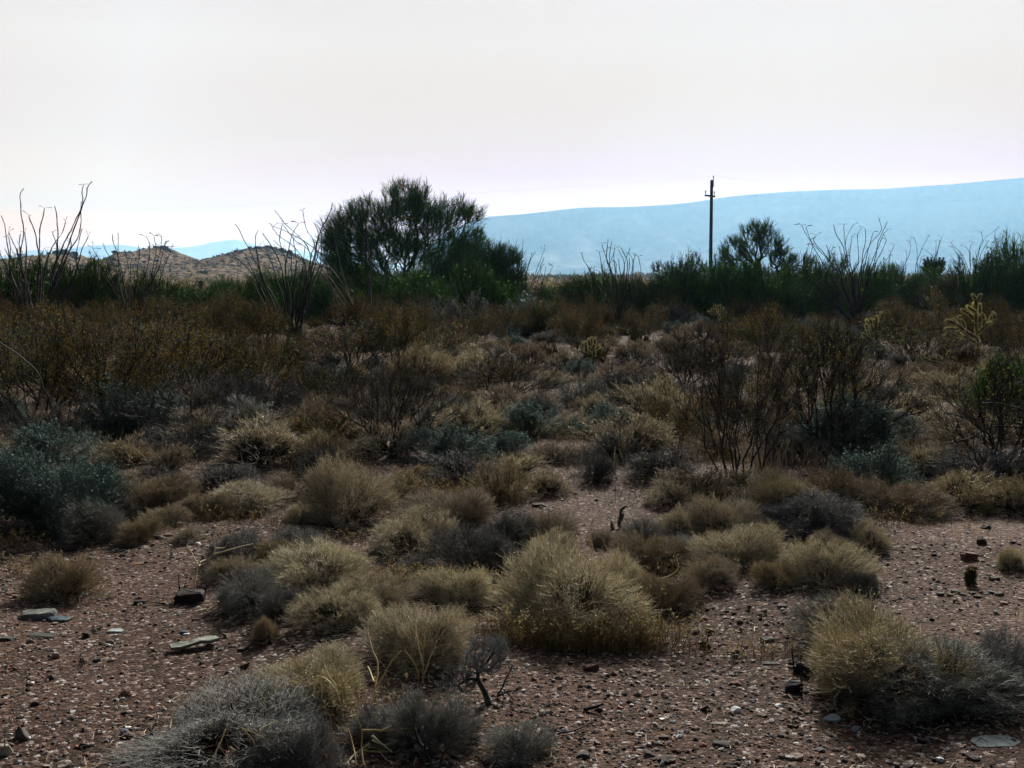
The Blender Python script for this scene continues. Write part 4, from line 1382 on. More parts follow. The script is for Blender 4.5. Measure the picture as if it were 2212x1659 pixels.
ocotillo('ocotillo rising through the rounded green bush, with dark buds on its tips', (700, 1640), [
    [(335, 940), (360, 1010), (440, 1160), (520, 1280)], [(575, 790), (570, 850), (545, 940), (580, 1060), (620, 1180)], [(610, 810), (590, 890), (575, 950)], [(520, 850), (540, 920), (575, 1000), (640, 1150)], [(635, 885), (600, 960), (580, 1040)],
    [(670, 880), (700, 960), (740, 1040), (720, 1160)], [(690, 870), (740, 950), (760, 1020), (750, 1160)], [(780, 870), (740, 950), (720, 1060), (690, 1180)], [(630, 910), (620, 970), (640, 1080)], [(770, 935), (810, 980), (820, 1080), (780, 1250)],
    [(825, 930), (810, 1000), (790, 1120)], [(860, 955), (880, 1080), (860, 1200), (820, 1340)], [(500, 920), (520, 980), (510, 1060), (560, 1150)], [(445, 1090), (450, 1180)], [(650, 1020), (650, 1100), (700, 1180)], [(490, 1080), (530, 1160)], [(770, 960), (770, 1100), (720, 1250)], [(670, 975), (670, 1060), (700, 1150)]],
    z3, .35, .019, .009, 37, BARK, .6, OG)
ocotillo('wide leaning ocotillo with looping side stems right of the pole', (865, 1420), [
    [(410, 580), (440, 640), (475, 690), (500, 730), (590, 820), (640, 870), (700, 960), (780, 1070)], [(445, 595), (460, 650), (475, 700)], [(530, 665), (490, 690), (520, 740), (600, 810), (660, 900), (740, 1010)],
    [(670, 572), (680, 640), (740, 740), (760, 850), (800, 950), (830, 1050)], [(755, 575), (755, 700), (770, 820), (830, 960)], [(825, 585), (770, 680), (760, 760), (790, 880)], [(865, 655), (870, 760), (880, 850), (840, 960)],
    [(925, 610), (935, 700), (900, 800), (900, 950), (880, 1100)], [(1035, 515), (1040, 560), (1075, 600), (1020, 670), (960, 740), (930, 850), (900, 1000)], [(1105, 550), (1070, 620), (1030, 720), (1010, 850), (930, 1050)],
    [(1110, 615), (1075, 650), (1040, 760), (960, 920)], [(990, 640), (970, 720), (930, 820), (880, 950)], [(1100, 700), (1060, 800), (990, 920), (940, 1080)], [(820, 680), (800, 780), (810, 900)], [(720, 750), (740, 880), (800, 1000)], [(670, 830), (700, 900)], [(610, 740), (640, 800), (635, 860)], [(480, 700), (430, 860), (410, 960)], [(500, 740), (480, 850), (430, 960)]],
    z4, .4, .020, .009, 38, BARK, .6, OG)
ocotillo('short slender ocotillo between the leaning one and the cluster to its right', (1040, 1250), [
    [(1160, 740), (1130, 820), (1090, 870), (1050, 960)], [(1120, 830), (1110, 900), (1100, 990)], [(1130, 800), (1120, 920), (1090, 1040)]],
    z4, .2, .017, .009, 39, BARK, .9, OG)
ocotillo('ocotillo cluster with flag-like tips left of the black tree cholla', (1290, 1260), [
    [(1285, 710), (1300, 770), (1270, 850), (1240, 920), (1200, 990)], [(1325, 690), (1350, 770), (1350, 850), (1350, 980)], [(1440, 670), (1400, 740), (1370, 800), (1350, 840)], [(1255, 790), (1270, 840), (1220, 960)], [(1380, 840), (1360, 940), (1340, 1040)]],
    z4, .3, .020, .010, 40, BARK, 1.0, OG)
ocotillo('ocotillo stems sticking up from behind the black tree cholla', (1440, 1260), [
    [(1545, 680), (1520, 760), (1490, 850), (1450, 960)], [(1500, 710), (1500, 800), (1480, 880)], [(1420, 785), (1480, 830), (1480, 900)], [(1530, 700), (1510, 800)]],
    z4, .25, .020, .010, 41, BARK, .9, OG)
ocotillo('wiry ocotillo with long arms bending right near the right edge', (1800, 1290), [
    [(1625, 730), (1700, 800), (1740, 880), (1770, 960)], [(1640, 760), (1690, 840), (1750, 930)], [(2000, 605), (1890, 680), (1860, 760), (1830, 840), (1800, 950)], [(1870, 640), (1890, 680), (1850, 760)], [(2080, 630), (2010, 720), (1950, 800), (1890, 860), (1840, 980)],
    [(2020, 750), (1960, 810), (1900, 880), (1850, 990)], [(1800, 720), (1770, 760), (1780, 850), (1770, 950)], [(1735, 760), (1770, 770)], [(1820, 800), (1830, 820)], [(1690, 830), (1730, 900)], [(1925, 710), (1870, 800), (1830, 900)]],
    z4, .35, .019, .009, 42, BARK, .9, OG)
ocotillo('few ocotillo stems cut off by the right edge', (2215, 1270), [
    [(2180, 660), (2200, 740), (2205, 900)], [(2225, 700), (2215, 850)], [(2190, 750), (2210, 900)]], z4, .2, .018, .009, 43, BARK, .8, OG)
ocotillo('short bundle of bare stems on bare soil behind the pale chollas', (1270, 1325), [
    [(1120, 1100), (1160, 1170), (1220, 1260)], [(1190, 1200), (1230, 1270)], [(1230, 1150), (1240, 1230)], [(1290, 1200), (1275, 1270)], [(1380, 1150), (1330, 1220), (1290, 1290)], [(1420, 1100), (1340, 1230)]],
    z4, .12, .014, .008, 44, BARK, .1, OG)
ocotillo('tall dim leaning stems in front of the dark bushes right of the pole', (290, 1390), [
    [(345, 1020), (335, 1130), (310, 1280)], [(430, 900), (380, 1050), (320, 1240)], [(190, 1110), (200, 1220), (230, 1300)], [(270, 1150), (240, 1240), (225, 1300)]],
    z4, .2, .022, .009, 45, BARK, .1, OG)

# ================================================================== chollas
cholla('branching pale spined cholla, biggest and brightest on the right', (1600, 1240), [
    [(1610, 1240), (1620, 1060), (1600, 900), (1590, 740), (1590, 560), (1590, 430), (1545, 375)],
    [(1595, 470), (1650, 370)], [(1560, 620), (1560, 480)], [(1640, 610), (1640, 490)], [(1590, 600), (1480, 520)], [(1585, 710), (1500, 615), (1405, 560)], [(1690, 800), (1700, 690), (1670, 620)], [(1680, 690), (1585, 620)],
    [(1690, 790), (1775, 705), (1810, 600)], [(1700, 780), (1785, 725)], [(1610, 870), (1700, 790)], [(1600, 930), (1440, 835), (1330, 745), (1210, 700)], [(1335, 745), (1300, 690)], [(1450, 810), (1410, 695)],
    [(1390, 810), (1190, 808)], [(1450, 920), (1310, 840)], [(1600, 1000), (1420, 900)], [(1300, 940), (1190, 880)], [(1400, 960), (1160, 912)], [(1640, 740), (1640, 640)], [(1820, 610), (1835, 680)], [(1390, 660), (1365, 660)]],
    zC, .026, 51, nsp=340, rbase=.038)
cholla('clustered upright pale cholla left of the biggest cholla', (300, 1150), [
    [(320, 1150), (300, 1000), (280, 850), (300, 740), (298, 650)], [(250, 950), (220, 780), (170, 695)], [(265, 860), (235, 760), (220, 685)], [(285, 800), (262, 690)], [(330, 880), (345, 730), (350, 605)], [(345, 720), (395, 600)],
    [(390, 690), (445, 640), (455, 600), (425, 572)], [(240, 970), (160, 910), (115, 870)], [(350, 860), (440, 775), (410, 690)], [(440, 775), (500, 695)], [(450, 770), (545, 735)], [(215, 930), (185, 830), (165, 760)], [(290, 980), (330, 850)], [(200, 960), (130, 900)]],
    zC, .025, 52, nsp=300)
cholla('dim yellowish cholla half hidden behind the tall rusty bush', (1050, 720), [
    [(1050, 720), (1055, 560), (1060, 400), (1070, 250)], [(1030, 450), (1015, 265)], [(1060, 400), (1120, 330)], [(1020, 500), (910, 385)], [(1080, 430), (1150, 380)], [(990, 500), (955, 400)], [(1110, 400), (1125, 330)], [(1060, 500), (1040, 350)]],
    zC, .024, 53, spine=(.62, .55, .28), nsp=220)
cholla('sprawling pale cholla with hooked tips lying low at the foot of the biggest one', (1260, 1330), [
    [(1290, 1330), (1150, 1220), (1000, 1195)], [(1060, 1210), (945, 1185), (960, 1130)], [(1010, 1235), (910, 1200), (890, 1150)], [(1130, 1200), (1085, 1160)], [(1235, 1150), (1150, 1040)], [(1210, 1170), (1250, 1100)], [(1180, 1270), (970, 1235)], [(1230, 1300), (1010, 1280)], [(1190, 1200), (1300, 1190)]],
    zC, .019, 54, nsp=230)
cholla('small pale yellow cholla nestled in dark twigs in the middle distance', (2065, 1370), [
    [(2065, 1370), (2055, 1300), (2050, 1250), (2045, 1205)], [(2055, 1290), (2015, 1260), (2005, 1225)], [(2060, 1280), (2085, 1235), (2085, 1200)], [(2050, 1300), (1990, 1250)], [(2070, 1290), (2115, 1245)], [(2045, 1310), (1985, 1278)], [(2065, 1260), (2065, 1195)], [(2030, 1290), (2025, 1220)], [(2060, 1320), (2030, 1290)], [(2080, 1310), (2080, 1260)]],
    z2, .022, 55, nsp=240)
cholla('small pale tufted cholla on a dark trunk below the small tree by the pole', (1640, 1620), [
    [(1650, 1620), (1610, 1540), (1590, 1470), (1590, 1410)], [(1595, 1480), (1560, 1440), (1555, 1400)], [(1600, 1480), (1640, 1430)], [(1580, 1480), (1530, 1440)], [(1570, 1490), (1500, 1462)], [(1610, 1500), (1670, 1470)], [(1600, 1440), (1615, 1400)], [(1620, 1460), (1650, 1445)]],
    z3, .026, 56, nsp=200)
cholla('bit of pale cholla cut off by the right edge', (2230, 1540), [
    [(2225, 1540), (2215, 1470), (2205, 1425)], [(2215, 1480), (2185, 1425)], [(2218, 1500), (2190, 1465)], [(2220, 1460), (2230, 1420)]], z4, .022, 57)
TC = [[(1480, 1165), (1480, 1060), (1478, 980)]]
for (ax, ay) in [(1405, 860), (1430, 845), (1460, 850), (1500, 862), (1530, 850), (1560, 850), (1570, 880), (1545, 925), (1400, 890), (1380, 918), (1440, 880), (1560, 935), (1510, 900), (1470, 880), (1415, 925), (1530, 900)]:
    TC.append([(1480 + (ax - 1480) * .1, 985), (1480 + (ax - 1480) * .55, (985 + ay) / 2 + 12), (ax, ay)])
cholla('black bushy tree cholla silhouetted against the blue mountain', (1480, 1165), TC, z4, .075, 58, 'tree cholla', (.055, .045, .035), (.03, .035, .02), nsp=130, sl=.07, rbase=.09, group='dark tree cholla', sr=.006)
cholla('tiny dark fuzzy cactus standing alone on bare soil at the right', (1868, 465), [
    [(1868, 465), (1862, 420), (1870, 370)], [(1855, 440), (1850, 385)], [(1875, 430), (1890, 375)], [(1860, 465), (1848, 420)]], zR, .012, 59, 'cactus', (.22, .18, .09), (.06, .06, .03), nsp=500, sl=.012, ydep=.02, rbase=.02, group='small cacti')

# ---- dark cactus spear with a stump
b = at(*z1(1306, 940))
t = obj('saguaro_cactus', None, None, b)
g = np.random.default_rng(3)


def ribbed(P, r, n=14):
    k = len(P)
    A = np.array(P, float)
    th = np.arange(n * 2) * PI / n
    rr = r * (1 + .16 * np.cos(th * n))
    V = []
    for i in range(k):
        f_ = 1.0 if i < k - 2 else (.8 if i == k - 2 else .25)
        V.append(np.stack([A[i, 0] + rr * f_ * np.cos(th), A[i, 1] + rr * f_ * np.sin(th), A[i, 2] + 0 * th], -1))
    V = np.concatenate(V)
    m = n * 2
    F = np.array([(i * m + j, i * m + (j + 1) % m, (i + 1) * m + (j + 1) % m, (i + 1) * m + j) for i in range(k - 1) for j in range(m)])
    return V, F, np.array((.045, .055, .03))


hq = at_y(*z1(1300, 823), b[1])[2] - b[2]
obj('column', mk('column', [ribbed([(0, 0, 0), (-.02, 0, hq * .5), (-.04, 0, hq * .9), (-.05, 0, hq * .97), (-.05, 0, hq)], .11)], M_wood), t)
obj('arm', mk('arm', [ribbed([(.30, 0, 0), (.30, 0, hq * .38), (.30, 0, hq * .46), (.30, 0, hq * .5)], .11)], M_wood), t)
tag(t, 'thin dark cactus spear with a stub beside it, below the saddle between the hills', 'cactus')

# ================================================================== utility pole and wires
PYd = 115.0
pb = at_y(1532, 700, PYd)
gz = float(hgt(pb[0], PYd))
top = at_y(1531, 389, PYd)[2]
t = obj('utility_pole', None, None, (pb[0], PYd, gz))
hp_ = top - gz
M_pole = rock_mat('weathered_wood', 3)
V, F = tube(np.array([[(.05, 0, -.3), (.02, 0, hp_ * .5), (0, 0, hp_)]]), np.array([[.20, .175, .15]]), 12)
capv = np.array([(.15 * math.cos(a), .15 * math.sin(a), hp_) for a in np.linspace(0, 2 * PI, 12, endpoint=False)])
obj('post', mk('post', [(V, F, np.array((.018, .011, .02))), (capv, np.arange(12)[None], np.array((.018, .011, .02)))], M_pole), t)
za = at_y(1531, 424, PYd)[2] - gz
la, ra = np.array([-.86, -1.0 - .2, za]), np.array([.42, .5 - .2, za])


def box(a, b_, w_, h_):
    a, b_ = np.array(a, float), np.array(b_, float)
    d = nrm(b_ - a)
    s_ = nrm(np.cross(d, [0, 0, 1.])) * w_ / 2
    u = np.array([0, 0, h_ / 2])
    V = np.array([a - s_ - u, a + s_ - u, a + s_ + u, a - s_ + u, b_ - s_ - u, b_ + s_ - u, b_ + s_ + u, b_ - s_ + u])
    return V, np.array([(0, 1, 2, 3), (5, 4, 7, 6), (1, 5, 6, 2), (4, 0, 3, 7), (3, 2, 6, 7), (4, 5, 1, 0)])


V, F = box(la, ra, .13, .17)
obj('crossarm', mk('crossarm', [(V, F, np.array((.03, .02, .03)))], M_pole), t)


def insulator(p, h=.32):
    z = np.array([0, .1, .12, .2, .22, .3, .32]) * h / .32
    r = np.array([.025, .025, .06, .045, .065, .05, .01])
    P = np.array(p) + np.stack([0 * z, 0 * z, z], -1)
    V, F = tube(P[None], r[None], 10)
    return V, F, np.array((.09, .06, .06))


tops = []
for f_ in (.04, .93):
    p = la + (ra - la) * f_ + np.array([0, 0, .085])
    obj('insulator', mk('insulator', [insulator(p, .42)], M_pole, True), t)
    tops.append(p + np.array([0, 0, .42]))
V, F = box((.15, 0, hp_ - .5), (.15, 0.001, hp_ + .12), .08, .05)
V = V + 0
bz = [(.17, 0, hp_ - .7), (.17, 0, hp_ + .1)]
V, F = tube(np.array([bz]), np.array([[.06, .05]]), 6)
br = obj('bracket', mk('bracket', [(V, F, np.array((.05, .04, .05)))], M_pole), t)
obj('insulator', mk('insulator', [insulator((.17, 0, hp_ + .1), .35)], M_pole, True), t)
tops.append(np.array([.17, 0, hp_ + .45]))
tag(t, 'tall dark wooden utility pole with one short crossarm, standing above the bushes', 'utility pole')
base_p = np.array([pb[0], PYd, gz])
M_wire = rock_mat('wire', 1)
ends = [(-560, 470, 165, 2760, 345, 80, 'lowest'), (-560, 478, 165, 2760, 360, 80, 'middle'), (-560, 455, 165, 2760, 318, 78, 'topmost')]
for (q, (lx, ly, lY, rx, ry, rY, nm)) in zip(tops, ends):
    p = base_p + q
    a = at_y(lx, ly, lY)
    c = at_y(rx, ry, rY)
    pts = []
    for s_ in np.linspace(0, 1, 40):
        m = a + (p - a) * s_
        m[2] -= 4 * 1.6 * s_ * (1 - s_)
        pts.append(m)
    for s_ in np.linspace(0, 1, 40)[1:]:
        m = p + (c - p) * s_
        m[2] -= 4 * 1.7 * s_ * (1 - s_)
        pts.append(m)
    pts = np.array(pts)
    o_ = p
    V, F = tube((pts - o_)[None], np.full((1, len(pts)), .0028), 4)
    w_o = obj('power_line', mk('power_line', [(V, F, np.array((.12, .12, .12)))], M_wire), None, o_)
    tag(w_o, '%s of three thin wires strung across the sky from the utility pole' % nm, 'wire', 'wires on the utility pole')

NTH = ['first', 'second', 'third', 'fourth', 'fifth', 'sixth', 'seventh', 'eighth', 'ninth', 'tenth', 'eleventh', 'twelfth', 'thirteenth', 'fourteenth', 'fifteenth', 'sixteenth', 'seventeenth', 'eighteenth', 'nineteenth', 'twentieth', 'twenty-first', 'twenty-second', 'twenty-third', 'twenty-fourth']
# ================================================================== town far off
M_white = rock_mat('white_wall', .3)
g = np.random.default_rng(12)
TX = [(1206, 4), (1213, 5), (1221, 4), (1228, 3), (1236, 9), (1246, 7), (1254, 12), (1263, 6), (1271, 8), (1278, 5), (1287, 4), (1296, 6), (1303, 4), (1312, 7), (1321, 5), (1329, 8), (1338, 5), (1347, 4), (1356, 6), (1364, 9), (1373, 5), (1382, 7), (1391, 4), (1400, 5)]
for i, (vx, wv) in enumerate(TX):
    Y = 3000 + 300 * g.random()
    W = wv * Y / FV
    Dp = W * (.5 + .5 * g.random())
    H = (1.2 + 2.2 * g.random()) * Y / FV + (2.5 if i in (5, 6, 13, 19) else 0)
    x = (vx - CX) / FV * Y
    z = 0.0
    c_ = g.choice([.9, .75, .55])
    h_ = H * .8
    X2, Y2 = W / 2, Dp / 2
    V = np.array([(-X2, -Y2, -.5), (X2, -Y2, -.5), (X2, Y2, -.5), (-X2, Y2, -.5), (-X2, -Y2, h_), (X2, -Y2, h_), (X2, Y2, h_), (-X2, Y2, h_)])
    F = np.array([(0, 1, 5, 4), (1, 2, 6, 5), (2, 3, 7, 6), (3, 0, 4, 7)])
    o = obj('distant_building', None, None, (x, Y, z))
    obj('wall', mk('wall', [(V, F, np.array((c_, c_, c_)))], M_white), o)
    X3, Y3 = X2 + .4, Y2 + .4
    V = np.array([(-X3, -Y3, h_), (X3, -Y3, h_), (X3, Y3, h_), (-X3, Y3, h_), (-X3, 0, H), (X3, 0, H)])
    rf = [(V, np.array([(0, 1, 5, 4), (2, 3, 4, 5), (3, 2, 1, 0)]), np.array((.8, .8, .8))), (V, np.array([(0, 4, 3), (1, 2, 5)]), np.array((.8, .8, .8)))]
    obj('roof', mk('roof', rf, M_white), o)
    tag(o, '%s from the left of the tiny white town buildings at the foot of the mountain' % NTH[i], 'building', 'white town buildings along the foot of the hazy mountain')

# ================================================================== rocks
RK = [
    ('blackish squared stone block beside the compact pale shrub', 408, 1303, 66, 34, (.030, .022, .020), 1, .75, .6, 'rock', 'rock'),
    ('long flat-topped grey rock on the gravel at the left', 78, 1338, 90, 26, (.17, .17, .155), 2, .3, .5, 'rock', 'rock'),
    ('small blue grey stone touching the long grey rock', 124, 1343, 52, 16, (.10, .13, .15), 3, .3, .6, 'rock', 'rock'),
    ('low dark slab lying on the gravel left of the leaning wedge stone', 80, 1378, 72, 13, (.075, .07, .055), 4, .5, .5, 'rock', 'rock'),
    ('dark sliver of stone at the left edge', 12, 1384, 42, 12, (.07, .065, .05), 5, .4, .5, 'rock', 'rock'),
    ('leaning olive wedge stone on the gravel', 236, 1392, 22, 12, (.13, .12, .09), 6, .3, .5, 'rock', 'rock'),
    ('rounded dark brown stone in the lower left corner area', 47, 1600, 42, 42, (.085, .065, .055), 7, 0, .9, 'rock', 'rock'),
    ('pale angular stone at the very left bottom edge', 8, 1632, 28, 30, (.38, .34, .28), 8, .3, .8, 'rock', 'rock'),
    ('dark reddish brown lump of rock alone on the gravel, centre right', 1277, 1450, 42, 22, (.075, .035, .026), 9, .2, .8, 'rock', 'rock'),
    ('pale blue grey oval stone in front of the golden mound', 1800, 1560, 56, 24, (.36, .40, .40), 10, 0, .6, 'rock', 'rock'),
    ('white quartz stone on the lower gravel', 1590, 1540, 26, 18, (.60, .60, .58), 11, .2, .8, 'rock', 'rock'),
    ('long flat blue grey slab at the lower right edge', 2160, 1612, 115, 20, (.19, .21, .21), 12, .3, .5, 'rock', 'rock'),
    ('black flat stone at the bottom, left of the pale twig', 1560, 1615, 46, 20, (.025, .022, .02), 13, .2, .7, 'rock', 'rock'),
    ('dark red boulder with a pale top on bare soil at the right', 2098, 1209, 38, 20, (.13, .05, .042), 14, .3, .8, 'rock', 'rock'),
    ('black round stone at the left foot of the golden mound', 1718, 1500, 44, 36, (.02, .018, .017), 15, .2, .8, 'rock', 'rock'),
    ('black boulder tucked under the left side of the golden mound', 1742, 1462, 48, 36, (.018, .016, .015), 16, .3, .8, 'rock', 'rock'),
    ('dark wedge stone right of the tiny fuzzy cactus', 2150, 1254, 24, 11, (.07, .055, .045), 17, .4, .7, 'rock', 'rock'),
    ('low blackish hummock right of the bare central patch', 1450, 1178, 62, 22, (.03, .028, .024), 18, 0, .8, 'rock', 'rock'),
    ('grey rounded stone below the thin straw shrub at far left', 175, 1290, 26, 11, (.24, .26, .26), 19, .1, .7, 'rock', 'rock'),
    ('dark mound of stone at the left edge below the blue-green bush', 18, 1198, 36, 14, (.05, .032, .026), 20, .1, .8, 'rock', 'rock'),
    ('dark half-buried stone, left of the pair under the grey shrub', 116, 1190, 30, 12, (.045, .035, .03), 21, .1, .8, 'rock', 'rock'),
    ('dark half-buried stone, right of the pair under the grey shrub', 150, 1192, 34, 16, (.045, .03, .026), 22, .1, .8, 'rock', 'rock'),
    ('small black stone on the bare left ground', 262, 1203, 15, 8, (.025, .022, .02), 23, .1, .8, 'rock', 'rock'),
    ('dark lump of stone near the horizon of bare soil at the right', 2123, 1176, 24, 16, (.04, .026, .022), 24, .1, .8, 'rock', 'rock'),
    ('low grey stone at the top of the bare soil on the right', 2133, 1143, 24, 11, (.09, .08, .075), 25, .1, .8, 'rock', 'rock'),
    ('brown ledge of stone under yellow weeds on the left', 325, 1163, 52, 10, (.085, .06, .045), 26, .5, .5, 'rock', 'rock'),
    ('orange brown stone right of the brown ledge', 362, 1158, 26, 7, (.20, .11, .06), 27, .4, .6, 'rock', 'rock'),
    ('pale bluish flat stone on the left ground', 418, 1152, 40, 9, (.22, .25, .25), 28, .5, .7, 'rock', 'rock'),
    ('pale flat stone nearest the straw brown shrub', 300, 1138, 30, 9, (.30, .31, .28), 29, .5, .7, 'rock', 'rock'),
    ('wide pale flat rock behind the low flat buff shrub', 535, 1108, 62, 10, (.27, .27, .25), 30, .5, .7, 'rock', 'rock'),
    ('rusty slab of stone on the left ground', 296, 1220, 28, 7, (.17, .085, .04), 31, .4, .7, 'rock', 'rock'),
    ('dark clod beside a thin dry stem on the left gravel', 300, 1306, 32, 14, (.05, .03, .024), 32, .1, .8, 'rock', 'rock'),
    ('blackish clod between the blue grey stone and the plank', 185, 1378, 22, 16, (.045, .03, .028), 33, .1, .9, 'rock', 'rock'),
    ('dark blue grey chip with a white stone beside it', 395, 1370, 22, 10, (.07, .08, .10), 34, .2, .8, 'rock', 'rock'),
    ('white stone chip beside the dark blue grey chip', 402, 1372, 16, 6, (.6, .6, .56), 35, .2, .8, 'rock', 'rock'),
    ('light grey triangular stone above the plank', 246, 1368, 34, 12, (.33, .36, .35), 36, .4, .8, 'rock', 'rock'),
    ('small olive black cactus-like clump under the big right bare patch', 1524, 1400, 26, 20, (.05, .045, .03), 37, 0, .9, 'rock', 'rock'),
    ('olive grey lump under dry weeds left of the golden mound', 1660, 1388, 30, 14, (.09, .085, .06), 38, .1, .8, 'rock', 'rock'),
    ('thin dark slab left of the golden mound', 1667, 1436, 44, 8, (.05, .048, .042), 39, .4, .5, 'rock', 'rock'),
    ('reddish stone on the lower gravel', 1592, 1482, 26, 14, (.15, .05, .035), 40, .2, .8, 'rock', 'rock'),
    ('tan elongated stone on the lower gravel', 1555, 1566, 44, 10, (.22, .17, .12), 41, .2, .5, 'rock', 'rock'),
    ('pale pink stone under the golden mound at the bottom', 1862, 1642, 24, 16, (.34, .24, .20), 42, .2, .8, 'rock', 'rock'),
    ('white stone near the bottom edge at the right', 2032, 1646, 22, 16, (.55, .58, .58), 43, .2, .8, 'rock', 'rock'),
    ('dark rounded stone at the bottom right of centre', 1445, 1650, 40, 22, (.04, .03, .026), 44, .1, .8, 'rock', 'rock'),
    ('small dark brown pebble stone on bare soil, left of the shaggy shrub', 1690, 1312, 24, 11, (.06, .045, .035), 45, .1, .8, 'rock', 'rock'),
    ('dark stone below the shaggy yellow grey shrub', 1776, 1300, 20, 9, (.05, .035, .03), 46, .1, .8, 'rock', 'rock'),
    ('black flat stone on the bare central patch', 1168, 1095, 42, 10, (.028, .026, .026), 47, .2, .6, 'rock', 'rock'),
    ('reddish brown tilted stone on the bare central patch', 1140, 1140, 34, 12, (.10, .05, .035), 48, .3, .7, 'rock', 'rock'),
]
for (lb_, vx, vy, wv, hv, c_, sd_, bl, dp, nm, ct) in RK:
    rock(lb_, vx, vy, wv, hv, c_, sd_, bl, dp, nm, ct)
# the row of small olive stones on the right
for i, (x, y, wv) in enumerate([(1680, 545, 60), (1740, 550, 50), (1780, 530, 70), (1820, 545, 50), (1880, 535, 50), (1920, 560, 60), (1950, 530, 50), (2000, 530, 60), (2060, 545, 70)]):
    vx, vy = zR(x, y)
    rock('%s small black stone from the left in the row below the tiny cactus' % NTH[i], vx, vy, wv / 3, wv / 6, (.07, .068, .045), 100 + i, .1, .8, group='row of small olive black stones')

# weathered plank
p = at(415, 1406)
L_ = 92 * p[1] / FV
V, F = box((-L_ / 2, -.015, .018), (L_ / 2, .09, .030), .055, .014)
Vn = []
import bmesh
bm = bmesh.new()
vv = [bm.verts.new(q) for q in V]
for f in F:
    bm.faces.new([vv[i] for i in f])
bmesh.ops.subdivide_edges(bm, edges=bm.edges[:], cuts=4, use_grid_fill=True)
for q in bm.verts:
    q.co.z += .004 * math.sin(q.co.x * 60) + .002 * math.sin(q.co.x * 190 + 2)
    q.co.y += .004 * math.sin(q.co.x * 45 + 1)
bm.verts.index_update()
me = mk('plank', [(np.array([q.co[:] for q in bm.verts]), np.array([[q.index for q in f.verts] for f in bm.faces]), np.array((.20, .215, .165)))], M_rock)
bm.free()
tag(obj('plank', me, None, p), 'weathered grey green plank-like slab lying on the gravel', 'plank')

# ================================================================== dry stalks and sticks
def stalk(label, base, lines, mp, r=.004, cols=STRAW, seed=1, name='dry_stalk', cat='stalk', group=None, dep=.05, lift=None):
    g = np.random.default_rng(seed)
    b = at(*mp(*base))
    ch = []
    for ln in lines:
        rr = r
        pts = []
        dy = g.normal(0, dep)
        for i, (ax, ay) in enumerate(ln):
            q = at_y(*mp(ax, ay), b[1] + dy * i / max(1, len(ln) - 1))
            gq = float(hgt(q[0], q[1])) + .006
            if q[2] < gq:                                   # lying on the ground
                q = at(*mp(ax, ay)) + np.array([0, 0, .006])
            pts.append(q - b)
        k = max(6, len(pts) * 4)
        Q = wavy(pts, k, g, .002)
        V, F = tube(Q[None], np.linspace(rr * 1.15, rr * .55, k)[None], 5, g)
        ch.append((V, F, pal(cols, 1, g, .12)[0]))
    if len(ch) == 1:
        o = obj(name, mk(name, ch, M_twig, True), None, b)
    else:
        o = obj(name, None, None, b)
        for c in ch:
            obj('stem', mk('stem', [c], M_twig, True), o)
    tag(o, label, cat, group)
    return o


WH = [(1, (.72, .62, .42)), (1, (.62, .52, .33))]
SG = 'dry straw stalks'
stalk('white forked dead stalk standing behind the blackish stone block', (1258, 500), [[(1258, 500), (1265, 430), (1285, 340), (1240, 260), (1205, 215), (1240, 180), (1310, 140)], [(1285, 340), (1330, 315), (1385, 275), (1400, 235), (1380, 160), (1400, 90)], [(1400, 235), (1450, 235), (1480, 195)], [(1385, 275), (1500, 240), (1640, 205)], [(1290, 350), (1300, 320), (1340, 310)]], zL, .0042, WH, 1, group=SG)
stalk('short pale bent stalk on the thin straw shrub at far left', (480, 460), [[(455, 445), (510, 455), (560, 460), (620, 445)], [(465, 445), (485, 365)]], zL, .0030, WH, 2, group=SG)
stalk('tall tangle of curling straw stalks in front of the low golden brown shrub', (2060, 1340), [[(1880, 900), (1920, 980), (1960, 1000)], [(2060, 1340), (2010, 1280), (1960, 1200)], [(2050, 1340), (2060, 1200), (2085, 1060), (2040, 1060), (1990, 1110)], [(2090, 1330), (2040, 1240), (2030, 1130), (2070, 1050), (2130, 1090), (2200, 1180)], [(2050, 1330), (2090, 1180), (2080, 1010), (1990, 900)], [(2215, 1280), (2180, 1130), (2100, 1010), (2095, 930)], [(2070, 1340), (2150, 1200), (2200, 1090), (2160, 980)], [(2090, 1340), (1990, 1290), (1975, 1210)]], zL, .0030, STRAW, 3, group=SG)
stalk('long leaning straw stalks in the bottom left grey shrub', (1460, 1720), [[(1380, 1660), (1400, 1560), (1440, 1470), (1460, 1410)], [(1700, 1700), (1660, 1520), (1600, 1420), (1540, 1390)], [(1930, 1660), (1860, 1560), (1700, 1450), (1560, 1400)], [(2150, 1700), (2150, 1500), (2150, 1290)], [(1660, 1480), (1700, 1400), (1800, 1350)], [(1100, 1400), (1105, 1340), (1165, 1250)]], zL, .0028, STRAW, 4, group=SG)
stalk('pair of tall straw stalks crossing the round tan brown shrub', (530, 1110), [[(530, 1110), (530, 960), (535, 880), (460, 760), (420, 660)], [(530, 1000), (500, 860), (480, 740), (475, 610)], [(535, 880), (545, 720)], [(530, 1080), (570, 960), (620, 830)], [(500, 1080), (490, 1000), (410, 900)]], zM, .0032, STRAW, 5, group=SG)
stalk('lone tall kinked straw stalk left of the round tan brown shrub', (190, 1290), [[(190, 1290), (215, 1160), (235, 1050), (240, 970), (200, 890), (165, 760), (185, 680), (185, 620)], [(215, 1150), (280, 1050), (330, 960), (390, 895)], [(215, 1100), (170, 1000)]], zM, .0032, STRAW, 6, group=SG)
